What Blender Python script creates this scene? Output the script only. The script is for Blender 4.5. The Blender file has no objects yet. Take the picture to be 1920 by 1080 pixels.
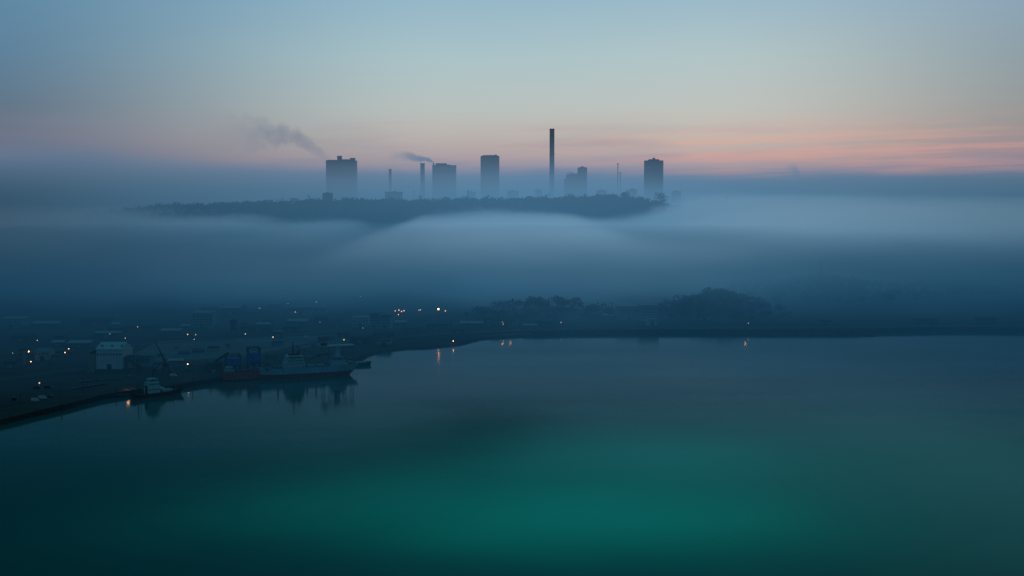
import bpy, bmesh, math, random
from mathutils import Vector
random.seed(11)
R = math.radians
scn = bpy.context.scene
COL = scn.collection
F = 2317.0; CAMZ = 180.0
PITCH = math.atan(195.0 / F)
CP, SP = math.cos(PITCH), math.sin(PITCH)
LAND = 4.0

# ------------------------------------------------------------------ geometry helpers
def ground(px, py, z=LAND):
    """world x, y of the point at height z seen at (px, py) of the 1920x1080 photograph"""
    u = (px - 960) / F; v = (540 - py) / F
    dy = CP + SP * v; dz = -SP + CP * v
    t = (z - CAMZ) / dz
    return Vector((u * t, dy * t, z))

def at_y(px, py, y):
    u = (px - 960) / F; v = (540 - py) / F
    dy = CP + SP * v; dz = -SP + CP * v
    t = y / dy
    return Vector((u * t, y, CAMZ + dz * t))

class MB:
    def __init__(s): s.v = []; s.f = []
    def add(s, vs, fs):
        o = len(s.v); s.v += [tuple(p) for p in vs]; s.f += [tuple(i + o for i in f) for f in fs]; return s
    def box(s, x0, x1, y0, y1, z0, z1):
        return s.add([(x0,y0,z0),(x1,y0,z0),(x1,y1,z0),(x0,y1,z0),(x0,y0,z1),(x1,y0,z1),(x1,y1,z1),(x0,y1,z1)],
                     [(0,3,2,1),(4,5,6,7),(0,1,5,4),(1,2,6,5),(2,3,7,6),(3,0,4,7)])
    def cyl(s, x, y, z0, z1, r0, r1=None, n=16):
        r1 = r0 if r1 is None else r1
        vs = [(x + r0*math.cos(2*math.pi*i/n), y + r0*math.sin(2*math.pi*i/n), z0) for i in range(n)]
        vs += [(x + r1*math.cos(2*math.pi*i/n), y + r1*math.sin(2*math.pi*i/n), z1) for i in range(n)]
        return s.add(vs, [(i, (i+1) % n, n + (i+1) % n, n + i) for i in range(n)] + [tuple(range(n))[::-1], tuple(range(n, 2*n))])
    def bar(s, a, b, r=.15, r2=None, n=6):
        a = Vector(a); b = Vector(b); r2 = r if r2 is None else r2
        d = (b - a).normalized(); u = d.orthogonal().normalized(); w = d.cross(u)
        vs = [a + (u*math.cos(2*math.pi*i/n) + w*math.sin(2*math.pi*i/n))*r for i in range(n)]
        vs += [b + (u*math.cos(2*math.pi*i/n) + w*math.sin(2*math.pi*i/n))*r2 for i in range(n)]
        return s.add(vs, [(i, (i+1) % n, n + (i+1) % n, n + i) for i in range(n)] + [tuple(range(n))[::-1], tuple(range(n, 2*n))])
    def gable(s, x0, x1, y0, y1, z0, z1, ov=.4, th=.35):
        """ridge along x, overhanging slabs"""
        ym = (y0 + y1) / 2
        for (ya, yb) in ((y0 - ov, ym), (y1 + ov, ym)):
            vs = [(x0-ov,ya,z0-.1),(x1+ov,ya,z0-.1),(x1+ov,yb,z1),(x0-ov,yb,z1)]
            vs += [(p[0],p[1],p[2]+th) for p in vs]
            s.add(vs, [(0,1,2,3),(4,7,6,5),(0,4,5,1),(1,5,6,2),(2,6,7,3),(3,7,4,0)])
        return s
    def sphere(s, c, r, n=10, m=6):
        vs = []; fs = []
        for j in range(m+1):
            t = math.pi*j/m
            for i in range(n):
                a = 2*math.pi*i/n
                vs.append((c[0]+r*math.sin(t)*math.cos(a), c[1]+r*math.sin(t)*math.sin(a), c[2]+r*math.cos(t)))
        for j in range(m):
            for i in range(n):
                fs.append((j*n+i, (j+1)*n+i, (j+1)*n+(i+1)%n, j*n+(i+1)%n))
        return s.add(vs, fs)
    def build(s, name, mat, parent=None, smooth=False):
        me = bpy.data.meshes.new(name); me.from_pydata(s.v, [], s.f); me.update()
        bm = bmesh.new(); bm.from_mesh(me); bmesh.ops.recalc_face_normals(bm, faces=bm.faces); bm.to_mesh(me); bm.free()
        if smooth:
            for p in me.polygons: p.use_smooth = True
        if mat: me.materials.append(mat)
        o = bpy.data.objects.new(name, me); COL.objects.link(o)
        if parent: o.parent = parent
        return o

def thing(name, label, cat, loc=(0,0,0), rz=0, group=None):
    o = bpy.data.objects.new(name, None); COL.objects.link(o)
    o.location = loc; o.rotation_euler = (0, 0, rz); o.empty_display_size = 1
    o['label'] = label; o['category'] = cat
    if group: o['group'] = group
    return o
def tag(o, label=None, cat=None, group=None, kind=None):
    if label: o['label'] = label
    if cat: o['category'] = cat
    if group: o['group'] = group
    if kind: o['kind'] = kind
    return o
def copy_tree(o, parent=None):
    c = o.copy(); COL.objects.link(c)
    if parent: c.parent = parent
    for ch in [q for q in bpy.data.objects if q.parent is o]: copy_tree(ch, c)
    return c

# ------------------------------------------------------------------ node helpers
class NT:
    def __init__(s, tree): s.t = tree; s.n = tree.nodes; s.l = tree.links
    def node(s, kind, **kw):
        n = s.n.new(kind)
        for k, v in kw.items(): setattr(n, k, v)
        return n
    def put(s, sock, v):
        if isinstance(v, bpy.types.NodeSocket): s.l.new(v, sock)
        elif v is not None: sock.default_value = v
    def m(s, op, a, b=None, c=None, clamp=False):
        n = s.node('ShaderNodeMath', operation=op, use_clamp=clamp)
        s.put(n.inputs[0], a); s.put(n.inputs[1], b); s.put(n.inputs[2], c)
        return n.outputs[0]
    def ss(s, v, a, b, lo=0., hi=1.):
        n = s.node('ShaderNodeMapRange', interpolation_type='SMOOTHSTEP')
        s.put(n.inputs[0], v); s.put(n.inputs[1], a); s.put(n.inputs[2], b); n.inputs[3].default_value = lo; n.inputs[4].default_value = hi
        return n.outputs[0]
    def lin(s, v, a, b, lo=0., hi=1.):
        n = s.node('ShaderNodeMapRange')
        s.put(n.inputs[0], v); n.inputs[1].default_value = a; n.inputs[2].default_value = b; n.inputs[3].default_value = lo; n.inputs[4].default_value = hi
        return n.outputs[0]
    def noise(s, vec, scale=1., detail=2., rough=.5, dist=0.):
        n = s.node('ShaderNodeTexNoise')
        if vec is not None: s.put(n.inputs['Vector'], vec)
        n.inputs['Scale'].default_value = scale; n.inputs['Detail'].default_value = detail
        n.inputs['Roughness'].default_value = rough; n.inputs['Distortion'].default_value = dist
        return n.outputs[0]
    def xyz(s, v):
        n = s.node('ShaderNodeSeparateXYZ'); s.put(n.inputs[0], v); return n.outputs
    def vec(s, x, y, z):
        n = s.node('ShaderNodeCombineXYZ'); s.put(n.inputs[0], x); s.put(n.inputs[1], y); s.put(n.inputs[2], z); return n.outputs[0]
    def ramp(s, fac, stops, interp='LINEAR'):
        n = s.node('ShaderNodeValToRGB'); cr = n.color_ramp; cr.interpolation = interp
        while len(cr.elements) < len(stops): cr.elements.new(.5)
        for e, (p, c) in zip(cr.elements, stops): e.position = p; e.color = (*c, 1)
        s.put(n.inputs[0], fac); return n.outputs[0]
    def mix(s, f, a, b, mode='MIX'):
        n = s.node('ShaderNodeMix', data_type='RGBA', blend_type=mode)
        s.put(n.inputs[0], f)
        s.put(n.inputs[6], (*a, 1) if isinstance(a, tuple) and len(a) == 3 else a)
        s.put(n.inputs[7], (*b, 1) if isinstance(b, tuple) and len(b) == 3 else b)
        return n.outputs[2]
    def curve(s, v, x0, x1, pts, y0, y1):
        """piecewise smooth function of v: pts = [(x, y)]"""
        f = s.lin(v, x0, x1)
        n = s.node('ShaderNodeFloatCurve'); c = n.mapping.curves[0]
        P = [((x-x0)/(x1-x0), (y-y0)/(y1-y0)) for x, y in pts]
        while len(c.points) < len(P): c.points.new(.5, .5)
        for p, q in zip(c.points, P): p.location = q; p.handle_type = 'AUTO_CLAMPED'
        n.mapping.update(); s.put(n.inputs['Value'], f)
        return s.lin(n.outputs[0], 0, 1, y0, y1)

def S(r, g, b):
    """sRGB 0..255 to linear"""
    return tuple((c/255/12.92 if c/255 <= .04045 else ((c/255+.055)/1.055)**2.4) for c in (r, g, b))

def surf(name, col, rough=.7, var=.25, scale=.15, metal=0., streak=False, bump=0.):
    m = bpy.data.materials.new(name); m.use_nodes = True
    t = NT(m.node_tree); b = t.n['Principled BSDF']
    tc = t.node('ShaderNodeTexCoord').outputs['Object']
    v = tc
    if streak:
        x, y, z = t.xyz(tc); v = t.vec(t.m('MULTIPLY', x, 4.), t.m('MULTIPLY', y, 4.), t.m('MULTIPLY', z, .5))
    n = t.noise(v, scale, 5, .6)
    c = t.mix(t.ss(n, .3, .7), tuple(k*(1-var) for k in col), tuple(min(1, k*(1+var)) for k in col))
    t.put(b.inputs['Base Color'], c); b.inputs['Roughness'].default_value = rough; b.inputs['Metallic'].default_value = metal
    if bump:
        bn = t.node('ShaderNodeBump'); bn.inputs['Strength'].default_value = bump
        t.put(bn.inputs['Height'], n); t.put(b.inputs['Normal'], bn.outputs[0])
    return m
def glow(name, col, strength):
    m = bpy.data.materials.new(name); m.use_nodes = True; t = NT(m.node_tree)
    t.n.remove(t.n['Principled BSDF'])
    e = t.node('ShaderNodeEmission'); e.inputs[0].default_value = (*col, 1); e.inputs[1].default_value = strength
    t.l.new(e.outputs[0], t.n['Material Output'].inputs[0]); return m

M = dict(
    concrete=surf('concrete', (.20,.20,.20), .85, .3, .05),
    concrete_dark=surf('concrete_dark', (.09,.09,.09), .9, .35, .08),
    block=surf('block_concrete', (.16,.17,.18), .85, .2, .03, streak=True),
    asphalt=surf('asphalt', (.034,.036,.04), .8, .3, .03),
    white=surf('white_cladding', (.60,.62,.66), .6, .14, .2, streak=True),
    white_paint=surf('white_paint', (.48,.55,.60), .5, .15, .3, streak=True),
    pale=surf('pale_cladding', (.34,.37,.38), .7, .2, .2, streak=True),
    beige=surf('beige_render', (.30,.25,.22), .8, .2, .2, streak=True),
    brick=surf('brick', (.14,.08,.07), .85, .25, .3),
    grey=surf('grey_cladding', (.13,.14,.15), .7, .25, .2, streak=True),
    roof_dark=surf('dark_roof', (.05,.055,.06), .8, .3, .1),
    roof_pale=surf('pale_sheet_roof', (.36,.39,.40), .55, .2, .1, streak=True),
    roof_blue=surf('blue_sheet_roof', (.10,.22,.28), .6, .2, .1),
    blue=surf('blue_paint', (.01,.14,.45), .5, .25, .2, streak=True),
    teal=surf('teal_paint', (.08,.28,.34), .5, .2, .3),
    hull_grey=surf('hull_blue_grey', (.26,.43,.53), .5, .15, .12, streak=True),
    hull_red=surf('hull_oxide_red', (.28,.03,.02), .6, .3, .15, streak=True),
    hull_black=surf('hull_black', (.018,.02,.022), .5, .3, .2),
    orange_red=surf('orange_red_paint', (.55,.06,.03), .55, .25, .2, streak=True),
    deck=surf('deck_paint', (.05,.10,.09), .7, .3, .3),
    steel=surf('dark_steel', (.04,.045,.05), .5, .3, .3, metal=.3),
    steel_pale=surf('galvanised_steel', (.25,.27,.28), .5, .2, .3),
    glass=surf('window_glass', (.015,.02,.025), .12, .2, .3),
    rubber=surf('rubber', (.02,.02,.02), .9, .2, .5),
    bark=surf('bark', (.05,.04,.03), .9, .3, .5),
    leaf=surf('leaf_mass', (.035,.06,.03), .85, .45, .12),
    leaf_dark=surf('leaf_mass_dark', (.02,.035,.02), .85, .45, .05),
    lamp=glow('lamp_amber', (1.0,.40,.15), 9.),
    lamp_white=glow('lamp_warm_white', (1.0,.64,.40), 3.4),
    lamp_bright=glow('lamp_orange_bright', (1.0,.32,.11), 20.),
    lamp_hooded=glow('lamp_hooded', (1.0,.36,.13), 60.),
    lamp_dim=glow('lamp_dim', (.9,.66,.5), 1.3),
)
CARM = [surf('car_paint_%d' % i, c, .25, .1, .5, .5) for i, c in enumerate([(.85,.88,.9),(.30,.33,.35),(.02,.022,.025),(.20,.02,.02),(.05,.12,.2)])]

# ------------------------------------------------------------------ camera, render settings
cd = bpy.data.cameras.new('camera'); cam = bpy.data.objects.new('camera', cd); COL.objects.link(cam)
cam.location = (0, 0, CAMZ); cam.rotation_euler = (math.pi/2 - PITCH, 0, 0)
cd.sensor_width = 36; cd.lens = 36 * F / 1920; cd.clip_start = 1; cd.clip_end = 60000
scn.camera = cam
scn.view_settings.view_transform = 'Standard'; scn.view_settings.look = 'None'; scn.view_settings.exposure = 0
cy = scn.cycles
cy.use_denoising = True; cy.use_adaptive_sampling = True; cy.adaptive_threshold = .035
cy.max_bounces = 4; cy.diffuse_bounces = 1; cy.glossy_bounces = 2; cy.volume_bounces = 0; cy.transparent_max_bounces = 24
cy.volume_max_steps = 256; cy.sample_clamp_indirect = 30

# ------------------------------------------------------------------ world
w = bpy.data.worlds.new("World"); scn.world = w; w.use_nodes = True
t = NT(w.node_tree)
bg = t.n['Background']
SUN_EL, SUN_AZ = R(1.5), math.atan((1620-960)/F)
sky = t.node('ShaderNodeTexSky', sky_type='NISHITA'); sky.sun_disc = False
sky.sun_elevation = SUN_EL; sky.sun_rotation = SUN_AZ; sky.dust_density = 3
d = t.node('ShaderNodeTexCoord').outputs['Generated']
dx, dy, dz = t.xyz(d)
az = t.m('ARCTAN2', dx, dy)
warp = t.noise(t.vec(t.m('MULTIPLY', az, 5.), t.m('MULTIPLY', dz, 16.), 0.), 1., 3, .5)
z2 = t.m('ADD', dz, t.m('MULTIPLY', t.m('SUBTRACT', warp, .5), .012))
zf = t.m('POWER', t.m('MAXIMUM', z2, 0.), .5, clamp=True)      # more resolution near the horizon
def zs(z): return max(z, 0) ** .5
def zr(stops): return t.ramp(zf, [(zs(z), S(*c)) for z, c in stops])
cen = zr([(0,(114,138,160)),(.006,(142,142,158)),(.013,(192,164,162)),(.022,(198,174,166)),(.037,(192,184,176)),(.06,(182,192,190)),(.1,(166,193,199)),(.146,(144,181,200)),(.19,(100,134,144)),(.26,(58,94,104)),(.4,(38,90,104)),(1,(32,98,108))])
lef = zr([(0,(52,84,110)),(.006,(66,90,114)),(.016,(106,106,126)),(.037,(104,110,130)),(.06,(88,112,134)),(.1,(86,124,152)),(.146,(90,134,164)),(.19,(24,66,82)),(.26,(10,44,56)),(.4,(14,54,68)),(1,(29,93,104))])
rig = zr([(0,(80,104,130)),(.008,(118,116,136)),(.016,(162,132,138)),(.024,(156,134,138)),(.037,(140,136,140)),(.06,(128,142,148)),(.1,(120,148,162)),(.146,(122,158,183)),(.19,(112,124,124)),(.26,(92,104,106)),(.4,(36,82,96)),(1,(32,96,106))])
bak = zr([(0,(30,60,78)),(.1,(46,80,98)),(.3,(36,76,96)),(1,(32,96,106))])
wl = t.ss(az, -.44, -.04); wr = t.ss(az, .14, .46)
c = t.mix(wl, lef, cen); c = t.mix(wr, c, rig)
# streaky evening cloud near the horizon
dzt = t.m('SUBTRACT', dz, t.m('MULTIPLY', az, .03))
st = t.noise(t.vec(t.m('MULTIPLY', az, 7.), t.m('MULTIPLY', dzt, 150.), 3.), 1., 4, .6)
st2 = t.noise(t.vec(t.m('MULTIPLY', az, 6.), t.m('MULTIPLY', dzt, 60.), 9.), 1., 3, .5)
band = t.m('MULTIPLY', t.ss(dz, -.002, .008), t.ss(dz, .062, .014))
rgt = t.ss(az, -.1, .2)
pk = t.m('MULTIPLY', t.m('MULTIPLY', t.ss(st, .36, .64), band), t.m('MULTIPLY', rgt, .6))
c = t.mix(pk, c, S(236, 168, 148))
gk = t.m('MULTIPLY', t.m('MULTIPLY', t.ss(st2, .45, .75), band), .6)
c = t.mix(gk, c, S(140, 138, 156))
back = t.ss(dy, .35, -.1)
c = t.mix(back, c, bak)
c = t.mix(t.ss(dz, 0., -.02), c, S(30, 66, 92))
ad = t.mix(1., c, t.mix(1., sky.outputs[0], (.004, .004, .004), 'MULTIPLY'), 'ADD')
t.put(bg.inputs[0], ad); bg.inputs[1].default_value = 1.0

sl = bpy.data.lights.new('sun', 'SUN'); sl.energy = .05; sl.angle = R(12); sl.color = (1., .72, .6)
so = bpy.data.objects.new('sun', sl); COL.objects.link(so)
sd = Vector((math.sin(SUN_AZ)*math.cos(SUN_EL), math.cos(SUN_AZ)*math.cos(SUN_EL), math.sin(SUN_EL)))
so.rotation_euler = sd.to_track_quat('Z', 'Y').to_euler(); so.location = sd * 900

# ------------------------------------------------------------------ water
def water_material():
    m = bpy.data.materials.new('harbour_water'); m.use_nodes = True; t = NT(m.node_tree)
    t.n.remove(t.n['Principled BSDF'])
    pos = t.node('ShaderNodeNewGeometry').outputs['Position']
    x, y, z = t.xyz(pos)
    wn = t.noise(pos, .006, 3, .5); wn2 = t.noise(t.vec(x, y, 50.), .004, 3, .5)
    xw = t.m('ADD', x, t.m('MULTIPLY', t.m('SUBTRACT', wn, .5), 90.))
    yw = t.m('ADD', y, t.m('MULTIPLY', t.m('SUBTRACT', wn2, .5), 110.))
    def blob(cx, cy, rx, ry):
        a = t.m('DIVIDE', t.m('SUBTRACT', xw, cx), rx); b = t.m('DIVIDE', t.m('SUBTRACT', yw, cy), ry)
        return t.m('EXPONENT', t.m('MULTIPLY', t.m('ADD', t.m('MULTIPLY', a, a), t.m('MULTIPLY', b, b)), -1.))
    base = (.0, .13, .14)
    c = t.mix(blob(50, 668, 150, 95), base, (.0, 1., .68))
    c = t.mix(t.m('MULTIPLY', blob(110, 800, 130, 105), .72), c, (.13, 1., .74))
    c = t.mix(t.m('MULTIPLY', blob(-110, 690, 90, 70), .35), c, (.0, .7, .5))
    c = t.mix(t.m('MULTIPLY', blob(300, 800, 130, 260), .8), c, (.42, .60, .54))  # pale sky sheen on the right painted into the body colour
    dif = t.node('ShaderNodeBsdfDiffuse'); t.put(dif.inputs[0], c)
    gl = t.node('ShaderNodeBsdfGlossy'); gl.distribution = 'GGX'
    sheen = t.noise(t.vec(t.m('MULTIPLY', x, .6), y, 0.), .005, 3, .5)
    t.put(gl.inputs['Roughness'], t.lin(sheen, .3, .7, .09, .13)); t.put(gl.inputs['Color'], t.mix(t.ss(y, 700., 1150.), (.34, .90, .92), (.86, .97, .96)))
    # ripples
    r1 = t.noise(t.vec(t.m('MULTIPLY', x, .5), y, 0.), .22, 3, .6)
    r2 = t.noise(t.vec(t.m('MULTIPLY', x, .35), y, 7.), .045, 2, .5)
    h = t.m('ADD', t.m('MULTIPLY', r1, .13), t.m('MULTIPLY', r2, .22))
    bn = t.node('ShaderNodeBump'); bn.inputs['Strength'].default_value = .34; bn.inputs['Distance'].default_value = 1.
    t.put(bn.inputs['Height'], h); t.put(gl.inputs['Normal'], bn.outputs[0])
    fr = t.node('ShaderNodeFresnel'); fr.inputs[0].default_value = 1.33
    k = t.m('MULTIPLY', fr.outputs[0], t.lin(sheen, .3, .7, .92, 1.1), clamp=True)
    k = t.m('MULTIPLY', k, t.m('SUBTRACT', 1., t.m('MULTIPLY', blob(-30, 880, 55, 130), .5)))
    lane = t.noise(t.vec(t.m('MULTIPLY', x, .22), y, 21.), .011, 3, .55)
    fine = t.noise(t.vec(t.m('MULTIPLY', x, .16), y, 33.), .55, 2, .6)
    k = t.m('MULTIPLY', k, t.m('ADD', t.lin(lane, .3, .7, .86, 1.10), t.lin(fine, .3, .7, -.10, .10)))
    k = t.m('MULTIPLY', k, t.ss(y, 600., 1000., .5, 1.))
    mx = t.node('ShaderNodeMixShader'); t.put(mx.inputs[0], k)
    t.l.new(dif.outputs[0], mx.inputs[1]); t.l.new(gl.outputs[0], mx.inputs[2])
    t.l.new(mx.outputs[0], t.n['Material Output'].inputs[0]); return m
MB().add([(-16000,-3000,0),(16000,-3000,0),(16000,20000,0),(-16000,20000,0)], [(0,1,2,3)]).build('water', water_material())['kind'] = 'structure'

# ------------------------------------------------------------------ land
SHORE = [(-2600,1010),(-150,842),(0,797),(60,782),(120,768),(180,752),(200,748),(236,742),(300,735),(345,727),(400,718),(440,711),(500,702),(560,694),(620,687),(660,680),(674,675),
         (690,668),(720,661),(760,656),(800,655),(860,648.5),(900,638),(960,634),(1050,630),(1150,629),(1300,629),(1450,631),(1550,631),(1615,630),(1640,627),(1720,625),(1820,624),(1920,626),(2200,631),(2900,640)]
def ground_mat():
    m = bpy.data.materials.new('ground_earth_and_tarmac'); m.use_nodes = True; t = NT(m.node_tree); b = t.n['Principled BSDF']
    p = t.node('ShaderNodeNewGeometry').outputs['Position']
    n1 = t.noise(p, .012, 5, .6); n2 = t.noise(p, .1, 4, .7)
    c = t.mix(t.ss(n1, .4, .62), (.016,.019,.021), (.04,.04,.044)); c = t.mix(t.ss(n2, .5, .8), c, (.012,.016,.016))
    t.put(b.inputs['Base Color'], c); b.inputs['Roughness'].default_value = .9; return m
def land():
    pts = [ground(px, py, 0.) for px, py in SHORE]
    top = [(p.x, p.y, LAND) for p in pts]
    i0 = 17                                   # from here the quay turns into a low natural shore
    for i in range(i0, len(top)): top[i] = (top[i][0], top[i][1] + 10, 2.2)
    bot = [(p.x, p.y, -2.) for p in pts]
    far = [(14000, 2000, LAND), (14000, 19000, LAND), (-14000, 19000, LAND), (-14000, 500, LAND)]
    mb = MB(); n = len(top)
    for i in range(n):                        # strips from shore to an inner line, then the far field
        pass
    inner = [(x*1.06, y + 60 + 40*(i >= i0), LAND) for i, (x, y, z) in enumerate(top)]
    vs = top + inner + bot; fs = []
    for i in range(n - 1):
        fs.append((i, i+1, n+i+1, n+i)); fs.append((2*n+i, 2*n+i+1, i+1, i))
    fars = [(-15000 + 30000*i/(n-1), 19000, LAND) for i in range(n)]
    vs += fars
    for i in range(n - 1): fs.append((n+i, n+i+1, 3*n+i+1, 3*n+i))
    mb.add(vs, fs); return mb.build('ground', ground_mat())
land()['kind'] = 'structure'
# quay wall: concrete face and coping along the built edge
q = MB(); SP_ = [ground(px, py, 0.) for px, py in SHORE[:17]]
def strip(mb, pts, off0, off1, z0, z1):
    """ribbon along pts, offset inland"""
    P = []
    for i, p in enumerate(pts):
        a = pts[max(i-1, 0)]; b = pts[min(i+1, len(pts)-1)]; d = (b - a); d.z = 0; d.normalize(); nrm = Vector((-d.y, d.x, 0))
        P.append((p, nrm))
    vs = []
    for p, nr in P:
        for o, z in ((off0, z0), (off1, z0), (off1, z1), (off0, z1)): vs.append((p.x + nr.x*o, p.y + nr.y*o, z))
    fs = []
    for i in range(len(P)-1):
        a = 4*i; b = a + 4
        for k in range(4): fs.append((a+k, b+k, b+(k+1)%4, a+(k+1)%4))
    fs += [(0,1,2,3), (4*len(P)-4, 4*len(P)-3, 4*len(P)-2, 4*len(P)-1)]
    mb.add(vs, fs)
strip(q, SP_, -.6, 1.2, -1.5, LAND + .35)
qw = q.build('quay_wall', M['concrete_dark']); qw.data.materials[0] = surf('wet_quay_concrete', (.03,.033,.035), .6, .4, .15, streak=True)
tag(qw, 'long dark concrete quay wall along the left harbour edge', 'quay wall')
a = MB(); strip(a, SP_, 1.3, 34, LAND - .5, LAND + .06); a.build('quay_apron', surf('apron_concrete', (.034,.036,.04), .8, .35, .05))['kind'] = 'structure'

def flat(name, pix, z, mat):
    P = [ground(px, py, z) for px, py in pix]
    o = MB().add([(p.x, p.y, z) for p in P], [tuple(range(len(P)))]).build(name, mat); o['kind'] = 'structure'; return o
yard_m = surf('yard_concrete', (.16,.16,.165), .8, .3, .03)
flat('container_yard', [(232,672),(300,640),(430,634),(640,628),(660,642),(440,668),(330,682),(240,690)], LAND + .03, yard_m)
flat('parking_area', [(-60,760),(-60,730),(110,705),(240,700),(330,705),(300,716),(200,728),(100,748)], LAND + .072, M['asphalt'])
def road(pix, width, name='road', mat=None, z=None):
    mb = MB(); P = [ground(px, py, LAND) for px, py in pix]; z = z or LAND + .02
    strip(mb, P, -width/2, width/2, z - .5, z); o = mb.build(name, mat or M['asphalt']); o['kind'] = 'structure'
    for k in (-width/2 - .8, width/2):
        kb = MB(); strip(kb, P, k, k + .8, z - .4, z + .14); kb.build('kerb', M['concrete'])['kind'] = 'structure'
    ln = MB()
    for i in range(len(P)-1):
        d = P[i+1] - P[i]; L = d.length; d.normalize(); nr = Vector((-d.y, d.x, 0)); s = 2
        while s < L - 4:
            a_ = P[i] + d*s; b_ = P[i] + d*(s+3)
            ln.add([a_ - nr*.12, a_ + nr*.12, b_ + nr*.12, b_ - nr*.12], [(0,1,2,3)]); s += 9
    for k, v in enumerate(ln.v): ln.v[k] = (v[0], v[1], z + .006)
    ln.build('road_marking', M['white_paint'])['kind'] = 'structure'
road([(-120,728),(0,712),(110,696),(240,686),(420,672),(560,655),(680,640),(800,628),(960,620),(1100,617),(1400,615),(1600,615),(1720,612),(1820,611),(2050,614)], 9, z=LAND+.1)
road([(-100,668),(100,655),(330,642),(520,630),(760,612),(900,604)], 8, z=LAND+.14)
road([(300,690),(470,668),(700,620),(760,600)], 7, z=LAND+.18)
# sea wall on the far right shore
pr = MB(); strip(pr, [ground(px, py, LAND) for px, py in [(1000,623),(1060,621),(1200,620),(1450,620.5),(1600,620.5),(1645,618),(1720,616.5),(1820,615.5),(1920,617),(2200,622)]], 0, 1.0, 2., LAND + .9)
tag(pr.build('sea_wall', M['concrete_dark']), 'low pale concrete wall running along the far right shore', 'sea wall')

# ------------------------------------------------------------------ hills
from mathutils import noise as mnoise
RT = [(150,415),(200,408),(260,398),(330,394),(420,391),(520,388),(600,384),(700,385),(780,386),(860,383),(940,384),(1030,381),(1100,379),(1170,377),(1200,380),(1235,388),(1270,398),(1310,410),(1360,425)]
RX = []
for px, py in RT:
    p = at_y(px, py, 3400); RX.append((p.x, p.z))
def interp(tab, x):
    if x <= tab[0][0]: return tab[0][1]
    for (a, b), (c_, d_) in zip(tab, tab[1:]):
        if x <= c_: k = (x-a)/(c_-a); k = k*k*(3-2*k); return b + (d_-b)*k
    return tab[-1][1]
def ridge_h(x, y):
    top = interp(RX, x)
    if x < RX[0][0]: top -= (RX[0][0]-x)*.12
    if x > RX[-1][0]: top -= (x-RX[-1][0])*.12
    k = 1 - min(1, max(0, (3400 - y)/520)) if y < 3400 else 1 - min(1, max(0, (y-3560)/500))
    k = k*k*(3-2*k)
    return max(-5, top)*k - 3 + mnoise.noise(Vector((x*.01, y*.01, 0)))*4*k
def grid_mesh(name, x0, x1, y0, y1, nx, ny, fn, mat):
    vs = [(x0+(x1-x0)*i/nx, y0+(y1-y0)*j/ny, fn(x0+(x1-x0)*i/nx, y0+(y1-y0)*j/ny)) for j in range(ny+1) for i in range(nx+1)]
    fs = [(j*(nx+1)+i, j*(nx+1)+i+1, (j+1)*(nx+1)+i+1, (j+1)*(nx+1)+i) for j in range(ny) for i in range(nx)]
    o = MB().add(vs, fs).build(name, mat, smooth=True); o['kind'] = 'structure'; return o
hill_m = surf('hill_scrub', (.03,.045,.03), .95, .4, .02)
grid_mesh('ridge_hill', -1500, 900, 2850, 4100, 120, 40, ridge_h, hill_m)
def bumps(x, y):
    z = 0
    for cx, cy, rx, ry, h in SH:
        z += h*math.exp(-((x-cx)/rx)**2 - ((y-cy)/ry)**2)
    return z
def P_(px, D): return (px-960)/F*D
SH = [(P_(1345,1690),1690,66,70,26),(P_(1550,1950),1950,110,140,25),(P_(1025,1660),1660,84,60,17),(P_(1800,2050),2050,130,140,6)]
grid_mesh('shore_hill', -150, 1100, 1504, 2350, 110, 70, lambda x, y: bumps(x, y) - 2 + LAND - 3.2, hill_m)

# ------------------------------------------------------------------ trees
def clump_verts(cx, cy, cz, rx, rz, n, fs, rnd, out_v, out_f):
    lob = [(rnd.uniform(-.5,.5)*rx, rnd.uniform(-.5,.5)*rx, rnd.uniform(-.35,.55)*rz, rnd.uniform(.42,.68)) for _ in range(6)]
    for _ in range(n):
        lx, ly, lz, lr = rnd.choice(lob)
        u = rnd.uniform(-1,1); a = rnd.uniform(0, 2*math.pi); s = math.sqrt(1-u*u); r = rnd.uniform(.7,1.05)
        d_ = Vector((s*math.cos(a), s*math.sin(a), u))
        c_ = Vector((cx+lx+d_.x*rx*lr*r, cy+ly+d_.y*rx*lr*r, cz+lz+d_.z*rz*lr*r))
        nrm = (d_ + Vector((rnd.uniform(-.6,.6), rnd.uniform(-.6,.6), rnd.uniform(-.6,.6)))).normalized()
        t1 = nrm.orthogonal().normalized(); t2 = nrm.cross(t1); q_ = fs*rnd.uniform(.6,1.4)
        b_ = len(out_v)
        out_v += [tuple(c_ + t1*q_), tuple(c_ + t2*q_*.8), tuple(c_ - t1*q_), tuple(c_ - t2*q_*.8)]
        out_f.append((b_, b_+1, b_+2, b_+3))
def wood(name, label, spots, rx, rz, n, fs, mat, seed):
    rnd = random.Random(seed); v = []; f = []
    for (x, y, z) in spots:
        s = rnd.uniform(.6, 1.5)**1.15
        clump_verts(x, y, z + rz*s*.9, rx*s, rz*s, n, fs, rnd, v, f)
    me = bpy.data.meshes.new(name); me.from_pydata(v, [], f); me.update(); me.materials.append(mat)
    o = bpy.data.objects.new(name, me); COL.objects.link(o); tag(o, label, 'woodland', kind='stuff'); return o
rnd = random.Random(5)
spots = []
for k in range(2600):
    x = rnd.uniform(-1250, 640); y = rnd.uniform(3040, 3520) if k % 3 else rnd.uniform(3360, 3440)
    h = ridge_h(x, y)
    if h > 12: spots.append((x, y, h - 1))
for k in range(110):
    x = rnd.uniform(-1180, 560); y = rnd.uniform(3330, 3430); h = ridge_h(x, y)
    if h > 12: spots += [(x, y, h+rnd.uniform(2, 8)), (x+rnd.uniform(-9, 9), y, h+rnd.uniform(0, 4))]
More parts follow.
